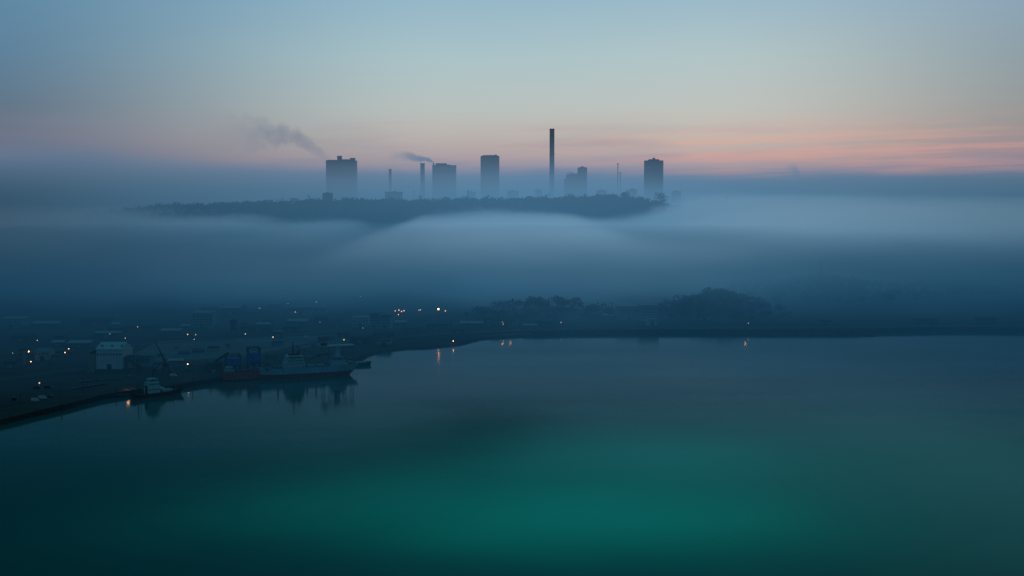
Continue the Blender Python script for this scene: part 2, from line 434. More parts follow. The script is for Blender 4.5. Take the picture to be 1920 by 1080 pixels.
wood('woodland', 'dark wooded ridge standing out of the fog below the chimneys', spots, 10, 8, 46, 2.4, M['leaf'], 3)
spots = []
for k in range(900):
    i = rnd.choice([0,1,1,2,3]); cx, cy, rx, ry, h = SH[i]
    x = rnd.gauss(cx, rx*.7); y = rnd.gauss(cy-20, ry*.6)
    if bumps(x, y) > 2.5 and y > 1560: spots.append((x, y, bumps(x, y) + 1))
wood('woodland', 'dark wooded slopes behind the far right shore half lost in fog', spots, 7, 4.5, 44, 1.3, M['leaf_dark'], 4)

def tree(px, py_top, D, base_z, width, label, group, fs=1.6, n=300, seed=0):
    top = at_y(px, py_top, D); h = top.z - base_z; r_ = random.Random(seed)
    o = thing('tree', label, 'tree', (top.x, D, base_z), group=group)
    tb = MB(); tb.bar((0,0,-2),(0,0,h*.55),.55*h/16,.28*h/16,8)
    for k in range(5):
        a = k*1.26 + r_.random(); tb.bar((0,0,h*(.3+.05*k)),(math.cos(a)*width*.3, math.sin(a)*width*.3, h*(.6+.06*k)),.22*h/16,.08,5)
    tb.build('trunk', M['bark'], o)
    v = []; f = []
    clump_verts(0, 0, h*.62, width*.55, h*.42, n, fs, r_, v, f)
    mb = MB(); mb.v = v; mb.f = f
    me = bpy.data.meshes.new('crown'); me.from_pydata(v, [], f); me.update(); me.materials.append(M['leaf'])
    c_ = bpy.data.objects.new('crown', me); COL.objects.link(c_); c_.parent = o
    return o
RTREES = [
    (1241,361,40,'broad rounded tree standing apart at the right end of the ridge'),
    (1172,359,26,'spiky highest tree on the ridge left of the last silhouetted block'),
    (1118,364,24,'round-topped tree on the ridge beneath the stepped boiler house'),
    (1143,365,22,'domed tree between the boiler house and the spiky ridge tree'),
    (1056,371,18,'small round tree right of the foot of the tallest chimney'),
    (1020,368,28,'wide domed tree directly below the tallest chimney'),
    (962,371,20,'round tree on the ridge right of the hexagonal tank tower'),
    (838,370,28,'broad domed tree below the square smoking boiler house'),
    (700,374,16,'pair-like low tree right of the twin-stacked block foot'),
    (680,372,18,'rounded tree just right of the twin-stacked block foot'),
    (648,371,22,'bushy tree in front of the twin-stacked block'),
    (1277,384,22,'faint low tree trailing off the ridge into the fog'),
    (1199,369,22,'dense tree right of the spiky ridge tree'),
]
for i, (px, py, wd, lb) in enumerate(RTREES):
    x = P_(px, 3400); tree(px, py, 3400, ridge_h(x, 3400) - 1, wd, lb, 'single trees on the foggy ridge', 1.9, 260, 40+i)
FT = [(1505,366,30,'broader dark treetop island poking out of the fog far right'),(1492,370,18,'smaller treetop beside the far right fog island'),(1415,366,10,'faint small treetop out of the fog right of the last block'),(1362,365,14,'faint treetop nearest the last block on the right')]
for i, (px, py, wd, lb) in enumerate(FT):
    tree(px, py+2, 3700, 112, wd, lb, 'treetops poking out of the distant fog', 1.9, 200, 70+i)
grid_mesh('far_hill', 300, 1150, 3450, 3950, 40, 20, lambda x, y: 97*math.exp(-((x-840)/120)**2-((y-3720)/110)**2) + 84*math.exp(-((x-640)/90)**2-((y-3720)/90)**2) - 2, hill_m)

# ------------------------------------------------------------------ skyline
DS = 4150.; SK = DS / F
def sky_root(name, label, cat, px, D=DS, base_z=60., group=None):
    return thing(name, label, cat, (P_(px, D), D, base_z), group=group)
def hz(py, D=DS, base=60.): return at_y(960, py, D).z - base
def block(x0, x1, depth, h, ribs, root, mat, name='wall'):
    mb = MB(); mb.box(x0, x1, 0, depth, 0, h)
    n = ribs; wd = (x1-x0)/n
    for i in range(n+1): mb.box(x0+i*wd-.5, x0+i*wd+.5, -.8, -.002, 0, h-1.5)
    mb.build(name, mat, root)
    cp = MB(); cp.box(x0-1, x1+1, -1.4, depth+1, h+.002, h+2.2); cp.build('parapet', M['concrete_dark'], root)
# twin-stacked block
o = sky_root('boiler_house', 'wide hazy boiler house block with two square roof stacks at left of skyline', 'power station', 640)
k = SK; h = hz(302)
block(-27*k, 27*k, 60, h, 8, o, M['block'])
MB().box(-27*k+3, -8*k, 6, 50, h+2.3, h+4).box(2*k, 16*k, 6, 50, h+2.3, h+6).build('roof_plant', M['concrete_dark'], o)
for a0, a1, py in ((-7,1,292),(17,26,296)):
    mb = MB(); mb.box(a0*k, a1*k, 12, 26, h+2.3, hz(py)-1.5); mb.box(a0*k-.8, a1*k+.8, 11.2, 26.8, hz(py)-1.49, hz(py)); mb.build('stack', M['block'], o)
wb = MB()
for i in range(7): wb.box(-24*k+i*6.9*k, -20.5*k+i*6.9*k, -.35, -.05, h*.70, h*.84)
for ob_i in range(7):
    MB().box(-25.5*k+ob_i*6.75*k, -22*k+ob_i*6.75*k, -.35, -.05, h*.72, h*.84).build('window', M['glass'], o)

def chimney(name, label, px, py_top, wpx, D=DS, base=60., bands=3, taper=1.0, mat=None, group='chimneys on the skyline'):
    o = sky_root(name, label, 'chimney', px, D, base, group); h = at_y(px, py_top, D).z - base; r_ = wpx/2*D/F
    MB().cyl(0, 0, 0, h, r_*taper, r_, 28).build('shaft', mat or M['block'], o, smooth=False)
    MB().cyl(0, 0, h-3.2, h+.2, r_*1.07, None, 28).build('rim', M['concrete_dark'], o)
    for i in range(bands):
        z = h*(.92 - .2*i); MB().cyl(0, 0, z-.6, z+.6, r_*(1.12), None, 28).build('gallery', M['steel'], o)
    return o
chimney('chimney', 'slim short chimney alone in the haze between the two boiler houses', 732.5, 317, 5.4)
chimney('chimney', 'medium chimney just left of the square boiler house', 793, 306, 8.2)
tc = chimney('chimney', 'tallest chimney at the centre of the skyline, slender and dark', 1034.5, 241.5, 9.0, bands=4)
sq = MB(); 
# low works building on the ridge
o = sky_root('works_building', 'low flat works building with ribbed front in the haze on the ridge', 'factory', 739, 3700, 90)
hh = hz(361, 3700, 90); kk = 3700/F
block(-16*kk, 15*kk, 30, hh, 10, o, M['grey']); MB().box(-3*kk, 4*kk, 5, 15, hh+2.3, hh+4.5).build('roof_plant', M['steel'], o)
o = sky_root('works_building', 'small dark flat-roofed building at the foot of the twin-stacked block', 'factory', 616, 3430, 100)
hh = hz(363.5, 3430, 100); kk = 3430/F
block(-10*kk, 7*kk, 22, hh, 5, o, M['grey']); MB().box(-6*kk, 2*kk, 4, 12, hh+2.3, hh+4).build('roof_plant', M['steel'], o)
for px, w_, py, D, lb in ((884,16,361,3950,'faint low works shed left of the plain pale storage tower'),(962,20,359,3900,'faint long works shed right of the plain pale storage tower'),(1010,12,357,3950,'faint works shed left of the tallest chimney foot'),(1128,18,358,3950,'faint works shed between stepped boiler house and masts'),(1186,14,356,3950,'faint works shed left of the right-hand storage tower'),(1268,16,360,3950,'faint works shed right of the right-hand storage tower')):
    o = sky_root('works_building', lb, 'factory', px, D, 100, 'faint works sheds along the skyline'); hh = hz(py, D, 100); kk = D/F
    block(-w_/2*kk, w_/2*kk, 24, hh, 6, o, M['grey']); MB().box(-w_*.2*kk, w_*.1*kk, 4, 12, hh+2.3, hh+5).build('roof_plant', M['steel'], o)
# square smoking boiler house
o = sky_root('boiler_house', 'square boiler house with stepped roof giving off smoke beside the medium chimney', 'power station', 833); h = hz(311)
block(-21.5*k, 21.5*k, 60, h, 7, o, M['block'])
MB().box(-16*k, 4*k, 8, 45, h+2.3, hz(306)).box(4.1*k, 11*k, 8, 40, h+2.3, hz(308.5)).build('roof_plant', M['concrete_dark'], o)
for i in range(6): MB().box(-19*k+i*6.6*k, -15*k+i*6.6*k, -.35, -.05, h*.86, h*.93).build('window', M['glass'], o)
MB().cyl(-20*k, 20, h+2.3, hz(305.5), 2.2, None, 12).build('vent', M['steel'], o)
# hexagonal gas holders
def holder(px, w_px, py_side, py_top, label, capw, n=10):
    o = sky_root('gas_holder', label, 'gas holder', px, group='round storage towers on the skyline'); h = hz(py_side); r_ = w_px/2*k
    mb = MB(); mb.cyl(0, 40, 0, h, r_, None, n*2); 
    for i in range(n*2):
        a = 2*math.pi*i/(n*2); mb.bar((r_*1.01*math.cos(a), 40+r_*1.01*math.sin(a), 0), (r_*1.01*math.cos(a), 40+r_*1.01*math.sin(a), h-1), .7, n=4)
    mb.build('shell', M['block'], o)
    MB().cyl(0, 40, h, h+1.6, r_*1.03, None, n*2).build('rim', M['concrete_dark'], o)
    MB().cyl(0, 40, h+1.61, hz(py_top), r_*capw, r_*capw*.86, n*2).build('roof', M['concrete_dark'], o)
    return o, h, r_
o, h, r_ = holder(918.5, 34.5, 293, 290.6, 'plain pale storage tower with shallow cap left of the tallest chimney', .9)
MB().bar((3,40,h),(3,40,h+8),.5).build('mast', M['steel'], o)
MB().box(8*k, 13*k, 36, 42, h+3, h+6).build('roof_plant', M['steel'], o)
o, h, r_ = holder(1227, 35.5, 301.5, 298.2, 'dark storage tower with raised roof cap at the right end of skyline', .62)
MB().box(-4, 4, 36, 44, hz(298.3), hz(295.5)).build('roof_plant', M['steel'], o)
# stepped boiler house
o = sky_root('boiler_house', 'stepped boiler house with conveyor gantry and taller tank beside the tallest chimney', 'power station', 1080)
mb = MB(); mb.box(-22*k, -17.6*k, 0, 40, 0, hz(335)).box(-17.5*k, 4*k, 0, 40, 0, hz(327)).box(-12*k, 2.9*k, 4, 36, hz(327), hz(325.3)); mb.build('wall', M['block'], o)
MB().cyl(12*k, 22, 0, hz(314.5), 9*k, None, 20).build('tank', M['block'], o)
MB().cyl(12*k, 22, hz(314.5)+.01, hz(313.3), 7*k, None, 20).build('roof', M['concrete_dark'], o)
MB().box(10*k, 14*k, 18, 24, hz(313.3)+.01, hz(311.8)).build('roof_plant', M['steel'], o)
g = MB()
za, zb = hz(326.5), hz(323.6)
g.bar((-17*k,2,zb),(-5*k,2,zb),.5).bar((-17*k,2,zb),(-20*k,2,hz(334.5)),.5)
for i in range(7): g.bar((-17*k+i*2*k,2,za),(-17*k+i*2*k,2,zb),.35)
g.build('conveyor_gantry', M['steel'], o)
# lattice masts
def mast(px, py_top, D, base, wid, label, bars=True):
    o = sky_root('mast', label, 'mast', px, D, base, 'thin masts on the skyline'); h = at_y(px, py_top, D).z - base
    mb = MB()
    for sx in (-1, 1):
        for sy in (-1, 1): mb.bar((sx*wid, sy*wid, 0), (sx*wid*.55, sy*wid*.55, h), wid*.3, n=4)
    n = int(h/8)
    for i in range(n):
        z0 = h*i/n; z1 = h*(i+1)/n; w0 = wid*(1-.45*i/n)
        mb.bar((-w0,-w0,z0),(w0,-w0,z1),wid*.2,n=4); mb.bar((w0,w0,z0),(-w0,w0,z1),wid*.2,n=4)
    mb.build('lattice', M['steel'], o)
    MB().cyl(0, 0, h-3, h+1, wid*1.3, wid*1.1, 10).build('platform', M['steel'], o)
mast(1157.6, 306.5, DS, 60, 1.7, 'taller thin lattice mast left of the right-hand storage tower')
mast(1162.5, 323, DS, 60, 1.5, 'shorter thin mast beside the taller lattice mast')
mast(877.8, 357.5, 3420, 105, 1.3, 'short dark post rising from the ridge trees near centre')
mast(776.6, 356, 3600, 100, .7, 'faint hair-thin pole left of the medium chimney foot')
mast(951, 356, 3900, 100, .6, 'faint hair-thin pole right of the plain pale storage tower')

# ------------------------------------------------------------------ harbour buildings
def shed(pl, pr, pb, pt, depth, wall, roof, label, name='warehouse', cat='warehouse', rz=0., group=None, gable=True, win=0, doors=1, rise=.22, winrows=1):
    a = ground(pl, pb); b = ground(pr, pb); D = (a.y + b.y)/2; w_ = (b.x - a.x)/2; h = (pb - pt)*D/F/ (1.0)
    w_ = max(w_, 1.5)
    o = thing(name, label, cat, ((a.x+b.x)/2, D, LAND), rz, group)
    eave = h*(1-rise) if gable else h*.93
    mb = MB(); mb.box(-w_, w_, 0, depth, 0, eave)
    if gable: mb.add([(-w_,0,eave),(-w_,depth,eave),(-w_,depth/2,h*.97),(w_,0,eave),(w_,depth,eave),(w_,depth/2,h*.97)], [(0,1,2),(3,5,4)])
    mb.build('wall', wall, o)
    if gable: MB().gable(-w_, w_, 0, depth, eave, h).build('roof', roof, o)
    else: MB().box(-w_-.3, w_+.3, -.3, depth+.3, eave+.003, h).build('roof', roof, o)
    for i in range(doors):
        cx = -w_ + (i+.5)*2*w_/doors; dw = min(2.2, w_/doors*.5)
        MB().box(cx-dw, cx+dw, -.15, -.01, 0, min(4.5, eave*.6)).build('door', M['steel'] if wall in (M['white'], M['pale']) else M['steel_pale'], o)
    for rr in range(winrows if win else 0):
        for i in range(win):
            cx = -w_ + (i+.5)*2*w_/win; ww = w_/win*.55; zc = eave*((rr+1)/(winrows+1)*.5+.45) if winrows == 1 else eave*(.18 + .78*rr/winrows)
            if zc < 4.8 and doors and winrows == 1: zc = eave*.8
            MB().box(cx-ww, cx+ww, -.12, -.01, zc, zc+min(1.5, eave*.14)).build('window', M['glass'], o)
    return o, w_, h, depth

# main white quay warehouse
o, w_, h, dp = shed(181, 229, 692, 645, 34, M['white'], M['white'], 'big white gabled warehouse by the quay with beige annexe on its left', rise=.2, doors=1, win=8)
MB().box(-w_-8.5, -w_-.01, 2, 26, 0, h*.62).build('annexe', M['beige'], o)
MB().add([(-w_-8.9,1.6,h*.62),(-w_+.2,1.6,h*.8),(-w_+.2,26.4,h*.8),(-w_-8.9,26.4,h*.62),(-w_-8.9,1.6,h*.62+.4),(-w_+.2,1.6,h*.8+.4),(-w_+.2,26.4,h*.8+.4),(-w_-8.9,26.4,h*.62+.4)],
         [(0,1,2,3),(4,5,6,7),(0,1,5,4),(1,2,6,5),(2,3,7,6),(3,0,4,7)]).build('annexe_roof', M['roof_pale'], o)
for i in range(5): MB().box(-w_+3+i*9.5, -w_+5+i*9.5, 5.2, 7, h*.9, h*.9+1.2).build('vent', M['steel_pale'], o)

B = [  # left town: pl, pr, base, top, depth, wall, roof, gable, windows, rows, label
 (0,40,614,597,26,'pale','roof_pale',0,6,2,'pale two-storey block at the left picture edge in the haze'),
 (36,43,686,655,8,'beige','roof_dark',0,1,3,'narrow tall beige tower building beside the leftmost pair of lamps'),
 (66,92,676,655,22,'pale','roof_blue',1,5,1,'pale grey-blue gabled shed right of the narrow beige tower'),
 (96,110,678,666,14,'grey','roof_dark',0,2,1,'small grey flat shed right of the grey-blue gabled shed'),
 (6,30,690,676,18,'grey','roof_dark',1,4,1,'grey gabled shed below the left edge of the harbour'),
 (125,168,652,641,26,'grey','roof_pale',1,6,1,'long low shed with pale roof behind the white quay warehouse'),
 (255,281,688,669,14,'teal','roof_dark',1,6,1,'small teal shed with steep dark roof between warehouse and crane'),
 (235,252,690,668,12,'concrete','roof_dark',0,3,2,'narrow grey block touching the right side of the white warehouse'),
 (288,300,692,680,8,'beige','roof_dark',0,2,1,'small beige hut just left of the black quay crane'),
 (360,398,614,586,30,'pale','roof_pale',0,5,4,'hazy pale tall block behind the concrete yard'),
 (414,449,590,574,34,'grey','roof_pale',1,0,1,'long pale-roofed shed furthest back behind the tall hazy block'),
 (432,440,628,600,10,'brick','roof_dark',0,1,3,'slim dark brick tower behind the concrete yard'),
 (448,478,622,611,20,'grey','roof_dark',1,4,1,'dark gabled shed right of the slim brick tower'),
 (480,506,617,606,22,'grey','roof_pale',1,5,1,'shed with pale roof behind the blue loading hoppers'),
 (512,528,634,622,14,'grey','roof_blue',0,3,1,'low blue-roofed office beside the yard lamp'),
 (536,576,612,600,26,'grey','roof_pale',1,6,1,'wide gabled shed with pale roof behind the cargo ship bridge'),
 (541,584,590,576,26,'pale','roof_pale',0,7,1,'long flat pale shed high in the fog edge'),
 (590,614,606,594,18,'grey','roof_dark',1,3,1,'dark gabled shed between the long flat shed and white block'),
 (660,690,613,595,22,'white','roof_pale',0,6,2,'bright white box building standing out in the middle haze'),
 (694,709,616,590,20,'pale','roof_dark',0,3,4,'tall pale block directly right of the bright white box'),
 (711,731,616,593,20,'pale','roof_dark',0,4,3,'second pale block right of the bright white box'),
 (657,692,644,632,20,'concrete_dark','roof_dark',1,5,1,'dark low-roofed shed behind the cargo ship stern'),
 (700,740,632,624,18,'grey','roof_dark',1,6,1,'low grey shed on the shore curve right of the cargo ship'),
 (752,790,622,614,20,'grey','roof_dark',1,5,1,'low grey shed under the row of orange lamps'),
 (800,840,618,607,22,'grey','roof_dark',0,5,1,'flat grey building beneath the brightest orange lamp'),
 (862,905,614,604,22,'grey','roof_pale',1,6,1,'hazy gabled shed right of the brightest orange lamp'),
 (930,968,612,600,20,'pale','roof_dark',0,6,2,'hazy flat block left of picture centre above shore'),
 (300,338,628,618,22,'grey','roof_pale',1,6,1,'gabled shed with pale roof left of the yellowish yard lamps'),
 (236,290,622,611,26,'grey','roof_dark',1,7,1,'broad dark gabled warehouse behind the white quay warehouse'),
 (150,205,610,598,26,'brick','roof_dark',1,7,1,'dull brick gabled warehouse above the white quay warehouse'),
 (60,110,616,604,24,'grey','roof_pale',1,7,1,'long grey gabled shed near the left edge lamps'),
 (100,118,642,630,16,'grey','roof_dark',0,3,1,'small flat grey building near the distant left lamp'),
 (20,58,640,628,20,'brick','roof_dark',1,5,1,'dark brick gabled shed left of the distant left lamp'),
 (176,222,634,624,18,'grey','roof_pale',0,6,1,'flat pale-roofed building directly behind the white warehouse ridge'),
 (1002,1040,612,602,20,'grey','roof_dark',1,5,1,'hazy dark gabled shed under the wooded mound at centre'),
 (1130,1152,598,590,16,'grey','roof_pale',1,3,1,'small pale-roofed house left of the columned waterfront hall'),
 (1160,1200,600,574,24,'pale','roof_pale',0,9,1,'long waterfront hall with rows of tall windows on the right shore'),
 (1202,1236,602,572,24,'pale','roof_pale',0,6,4,'taller hazy waterfront block joined at the hall right side'),
 (1214,1232,610,598,10,'white','roof_pale',0,4,1,'small white building low in front of the waterfront block'),
 (1290,1308,566,554,16,'pale','roof_pale',1,3,1,'small roof on the left flank of the wooded mound'),
 (1338,1356,560,547,16,'pale','roof_pale',1,3,1,'highest pale roof on top of the wooded mound'),
 (1310,1332,600,590,14,'pale','roof_dark',1,5,1,'low white terrace at the foot of the wooded mound'),
 (1394,1412,590,580,14,'pale','roof_pale',1,4,1,'pale house upper left of the right shore cluster'),
 (1418,1440,594,585,14,'pale','roof_blue',1,4,1,'wider pale house in the middle of the right shore cluster'),
 (1468,1486,592,584,12,'pale','roof_dark',1,3,1,'pale house at the right of the right shore cluster'),
 (1536,1560,608,601,12,'pale','roof_dark',1,5,1,'low pale boathouse on the shore below the church spire'),
 (1720,1760,606,598,14,'grey','roof_dark',1,5,1,'faint grey shed on the far right shore'),
 (1834,1870,606,596,16,'grey','roof_dark',1,5,1,'faint grey shed nearest the right picture edge'),
]
for (pl, pr, pb, pt, dp, wl_, rf, gb, wn_, rows, lb) in B:
    lit = shed(pl, pr, pb, pt, dp, M[wl_], M[rf], lb, 'house' if 'house' in lb and 'warehouse' not in lb else 'building' if not gb else 'warehouse',
         'house' if 'house' in lb and 'warehouse' not in lb else 'building', rz=random.uniform(-.12,.12), group='buildings in the hazy harbour town', gable=bool(gb), win=wn_, winrows=rows, doors=1)
    x_, y_ = lit[0].location.x, lit[0].location.y
    if x_ > -40 and y_ > 1530: lit[0].location.z = max(LAND, bumps(x_, y_) + .8)

rt = random.Random(77); placed = []
for (pl, pr, pb, pt, dp, *_r) in B + [(165,232,692,645,34),(232,640,690,650,10)]:
    a_ = ground(pl, pb); b_ = ground(pr, pb); placed.append(((a_.x+b_.x)/2, a_.y+dp/2, (b_.x-a_.x)/2+6, dp/2+8))
kinds = [('dim grey gabled shed','grey','roof_dark',1),('dim pale-roofed shed','grey','roof_pale',1),('dull brick shed','brick','roof_dark',1),('flat pale block','pale','roof_dark',0),('long dark flat shed','concrete_dark','roof_dark',0)]
done = 0
for (pl, pr, pb, pt, dp, wl_, rf, gb, wn_, rows, lb) in B[:32]:
    for side in (-1, 1):
        w_ = rt.uniform(14, 30); cxp = (pl+pr)/2 + side*((pr-pl)/2 + w_/2 + rt.uniform(3, 16)); pb2 = pb + rt.uniform(-12, 6)
        if pb2 > 688 or cxp < 4: continue
        kd = rt.choice(kinds); dp2 = rt.uniform(12, 24); a_ = ground(cxp-w_/2, pb2); b_ = ground(cxp+w_/2, pb2); bx = ((a_.x+b_.x)/2, a_.y+dp2/2, (b_.x-a_.x)/2+2, dp2/2+3)
        if any(abs(bx[0]-q_[0]) < bx[2]+q_[2]-2 and abs(bx[1]-q_[1]) < bx[3]+q_[3]-4 for q_ in placed): continue
        placed.append(bx)
        short = ' '.join(lb.split()[:7]).replace(' with',' with')
        while short.split()[-1] in ('the','of','with','and','in','at','above','behind','right','left','pale','between','below','under','directly','far','on','beside','high','standing','tall','to','a','long','white','dark','concrete','blue','its','middle','box','edge','leftmost','flat','bright','brightest','cargo'): short = ' '.join(short.split()[:-1])
        shed(cxp-w_/2, cxp+w_/2, pb2, pb2 - rt.uniform(6, 11), dp2, M[kd[1]], M[kd[2]], '%s just %s the %s' % (kd[0], 'left of' if side < 0 else 'right of', short), 'warehouse', 'building', rz=rt.uniform(-.2,.2), group='infill sheds of the hazy town', gable=bool(kd[3]), win=rt.choice([3,4,5]), doors=1)
        done += 1

# church with spire
cx = ground(1541, 575); o = thing('church', 'dim church with needle spire rising from fog on the right', 'church', (P_(1541,2080), 2080, 14))
st_ = at_y(1541, 486, 2080).z - 14
MB().box(-4,4,-4,4,0,st_*.45).build('tower', M['concrete_dark'], o)
MB().cyl(0,0,st_*.45+.01,st_,4.2,.15,8).build('spire', M['roof_dark'], o)
MB().box(4.01,26,-6,6,0,9).build('nave', M['concrete_dark'], o)
MB().gable(4.3,26,-6,6,9,14).build('roof', M['roof_dark'], o)
for i in range(4): MB().box(7+i*5,8.6+i*5,-6.2,-6.01,3,8).build('window', M['glass'], o)

# ------------------------------------------------------------------ loading hoppers, cranes
def hopper(px, pb, hh, ww, label):
    p = ground(px, pb); o = thing('loading_hopper', label, 'loading hopper', p, R(20), 'blue loading hoppers on the quay')
    for sx in (-1,1):
        for sy in (-1,1): MB().box(sx*ww-.5, sx*ww+.5, sy*ww*.8-.5, sy*ww*.8+.5, 0, hh).build('leg', M['steel'], o)
    MB().box(-ww-.2, ww+.2, -ww*.8-.6, ww*.8+.6, hh*.35, hh*.78).build('bin', M['blue'], o)
    MB().cyl(0,0,hh*.12,hh*.349,1.2,ww*.8,4).build('chute', M['blue'], o)
    b_ = MB(); b_.bar((-ww,-ww*.8,hh),(ww,-ww*.8,hh),.35).bar((-ww,ww*.8,hh),(ww,ww*.8,hh),.35).bar((-ww,-ww*.8,hh*.8),(ww,-ww*.8,hh),.25).bar((ww,-ww*.8,hh*.8),(-ww,-ww*.8,hh),.25)
    b_.build('frame', M['steel'], o); return o
h1 = hopper(437, 694, 15, 6.5, 'broader blue loading hopper left, with conveyor, above the red ship')
MB().bar((-26,0,3),(-4,0,17),1.3,n=4).build('conveyor', M['steel'], h1)
MB().box(-24,-10,-5,5,0,9).build('housing', M['concrete_dark'], h1)
hopper(476, 692, 21, 5.5, 'taller blue loading hopper nearer the cargo ship bow')

def crane(px, pb, ht, boomv, label, s=1., mat=None):
    p = ground(px, pb); o = thing('quay_crane', label, 'crane', p, 0, 'cranes on the quay'); mt = mat or M['steel']
    b_ = MB()
    for sx in (-1,1):
        for sy in (-1,1): b_.bar((sx*3*s, sy*3*s, 0), (sx*1.5*s, sy*1.5*s, ht*.4), .4*s, n=4)
    b_.build('portal', mt, o)
    MB().box(-2.6*s,2.6*s,-2*s,2.4*s,ht*.4+.01,ht*.4+3.6*s).build('cab', mt, o)
    j = MB(); A = Vector((0,0,ht*.4+3*s)); Bv = A + Vector(boomv)
    for dd in (-.7,.7):
        j.bar(A+Vector((0,dd,0)), Bv+Vector((0,dd*.2,0)), .34*s, .2*s); j.bar(A+Vector((0,dd,1.6*s)), Bv+Vector((0,dd*.2,.2)), .26*s, .15*s)
    for i in range(9):
        f0 = i/9; f1 = (i+.5)/9; j.bar(A.lerp(Bv,f0), A.lerp(Bv,f1)+Vector((0,0,1.6*s*(1-f1))), .14*s, n=4)
    j.build('jib', mt, o)
    MB().bar(A+Vector((0,0,4*s)), Bv, .1, n=4).bar(Bv, Bv-Vector((0,0,abs(boomv[2])*.55)), .1, n=4).build('cable', mt, o)
    MB().bar(A, A+Vector((-.5,0,5*s)), .4*s).build('mast', mt, o); return o
crane(311, 702, 18, (-9,0,20), 'black quay crane with jib raised steeply to the left')
crane(262, 700, 10, (-16,2,9), 'low dark crane with jib lying left beside the teal shed', .7)
crane(290, 704, 9, (10,2,9), 'small dark crane with jib reaching right behind the workboat', .6)

# ------------------------------------------------------------------ ships
def hull(o, L, Bm, H, draft_z, split, up, low, deckm, bow_rake=.12, stern_over=.07, sheer=1.6, flare=.25):
    """bow at +x. Upper and lower hull meshes, and a deck"""
    N_ = 28
    def half(t):                      # t 0 stern .. 1 bow
        if t < .12: return .78 + .22*(t/.12)**.6
        if t > .72: return max(.0, 1-((t-.72)/.28)**2.1)
        return 1.
    def sheerz(t): return H + sheer*max(0, (t-.6)/.4)**2 + .4*sheer*max(0,(.2-t)/.2)**2
    def sect(t, z):
        f = z/H; x = (t-.5)*L
        x += bow_rake*L*f*max(0,(t-.7)/.3)**2 - stern_over*L*f*max(0,(.25-t)/.25)
        b_ = half(t)*Bm/2*(1-flare*(1-min(1,f))*max(0,(t-.55)/.45) - (.25*(1-min(1,f)) if t < .15 else 0))
        return x, max(b_, .05)
    def shell(z0f, z1f, name, mat):
        vs = []; 
        for i in range(N_+1):
            t_ = i/N_
            for zz in (z0f(t_), (z0f(t_)+z1f(t_))/2, z1f(t_)):
                x, b_ = sect(t_, zz); vs += [(x,-b_,zz),(x,b_,zz)]
        fs = []
        for i in range(N_):
            a = i*6; b = a+6
            for k_ in (0,2): fs += [(a+k_,b+k_,b+k_+2,a+k_+2),(a+k_+1,a+k_+3,b+k_+3,b+k_+1)]
        fs += [(0,1,3,2),(2,3,5,4),(N_*6,N_*6+2,N_*6+3,N_*6+1),(N_*6+2,N_*6+4,N_*6+5,N_*6+3)]
        MB().add(vs, fs).build(name, mat, o, smooth=False)
    shell(lambda t_: -draft_z, lambda t_: split, 'lower_hull', low)
    shell(lambda t_: split+.002, lambda t_: sheerz(t_), 'hull', up)
    vs = []; fs = []
    for i in range(N_+1):
        t_ = i/N_; zz = sheerz(t_) - .9; x, b_ = sect(t_, zz); vs += [(x,-b_*.985,zz),(x,b_*.985,zz)]
        if i: fs.append((2*i-2, 2*i-1, 2*i+1, 2*i))
    MB().add(vs, fs).build('deck', deckm, o)
    return sheerz, half

# cargo ship: bow to the left
bw = ground(491, 713.6, 0.); sn = ground(657, 703.5, 0.)
dirv = (bw - sn); L = dirv.length; ang = math.atan2(dirv.y, dirv.x); mid = (bw + sn)/2
nn = Vector((-math.sin(ang), math.cos(ang), 0)); off = 8. if nn.y > 0 else -8.
o = thing('cargo_ship', 'large blue-grey cargo ship with red lower hull and white bridges moored at quay', 'ship', mid + nn*off, ang)
sh, hf = hull(o, L, 16, 9.5, 2, 4.3, M['hull_grey'], M['hull_red'], M['deck'], bow_rake=.02, stern_over=.10, sheer=2.)
dz_ = 8.6
# amidships house (white): local x from bow fraction
def sx(px_): return L/2 - (px_-491)/(657-491)*L
x0, x1 = sx(572), sx(533)
for i, (a0, a1, hgt) in enumerate([(x0,x1,3),(x0,x1-1,3),(x0+1,x1-2,3),(x0+1.5,x1-3,2.8)]):
    z0 = dz_ + i*3.0; d_ = MB().box(a0, a1, -6.5+i*.4, 6.5-i*.4, z0+.003*i, z0+2.9).build('deckhouse', M['white_paint'], o)
    for j in range(8):
        for s_ in (-1, 1):
            xx = a0+1+j*(a1-a0-2)/8; ys = s_*(6.5-i*.4)
            MB().box(xx, xx+1.0, min(ys, ys+s_*.06), max(ys, ys+s_*.06), z0+1.2, z0+2.1).build('window', M['glass'], d_)
MB().box(x0+4, x1-5, -8, 8, dz_+12.05, dz_+12.5).build('bridge_wing', M['white_paint'], o)
MB().box(x0+5, x1-6, -3.5, 3.5, dz_+12.51, dz_+14.5).build('wheelhouse', M['steel'], o)
MB().bar(((x0+x1)/2,0,dz_+14.5),((x0+x1)/2,0,dz_+25),.7,.3).bar(((x0+x1)/2,-3,dz_+20),((x0+x1)/2,3,dz_+20),.22).bar(((x0+x1)/2-2.2,0,dz_+17.5),((x0+x1)/2+2.2,0,dz_+17.5),.25).build('mast', M['steel'], o)
MB().cyl((x0+x1)/2-5.5,0,dz_+12.1,dz_+17,1.7,1.4,14).build('funnel', M['orange_red'], o)
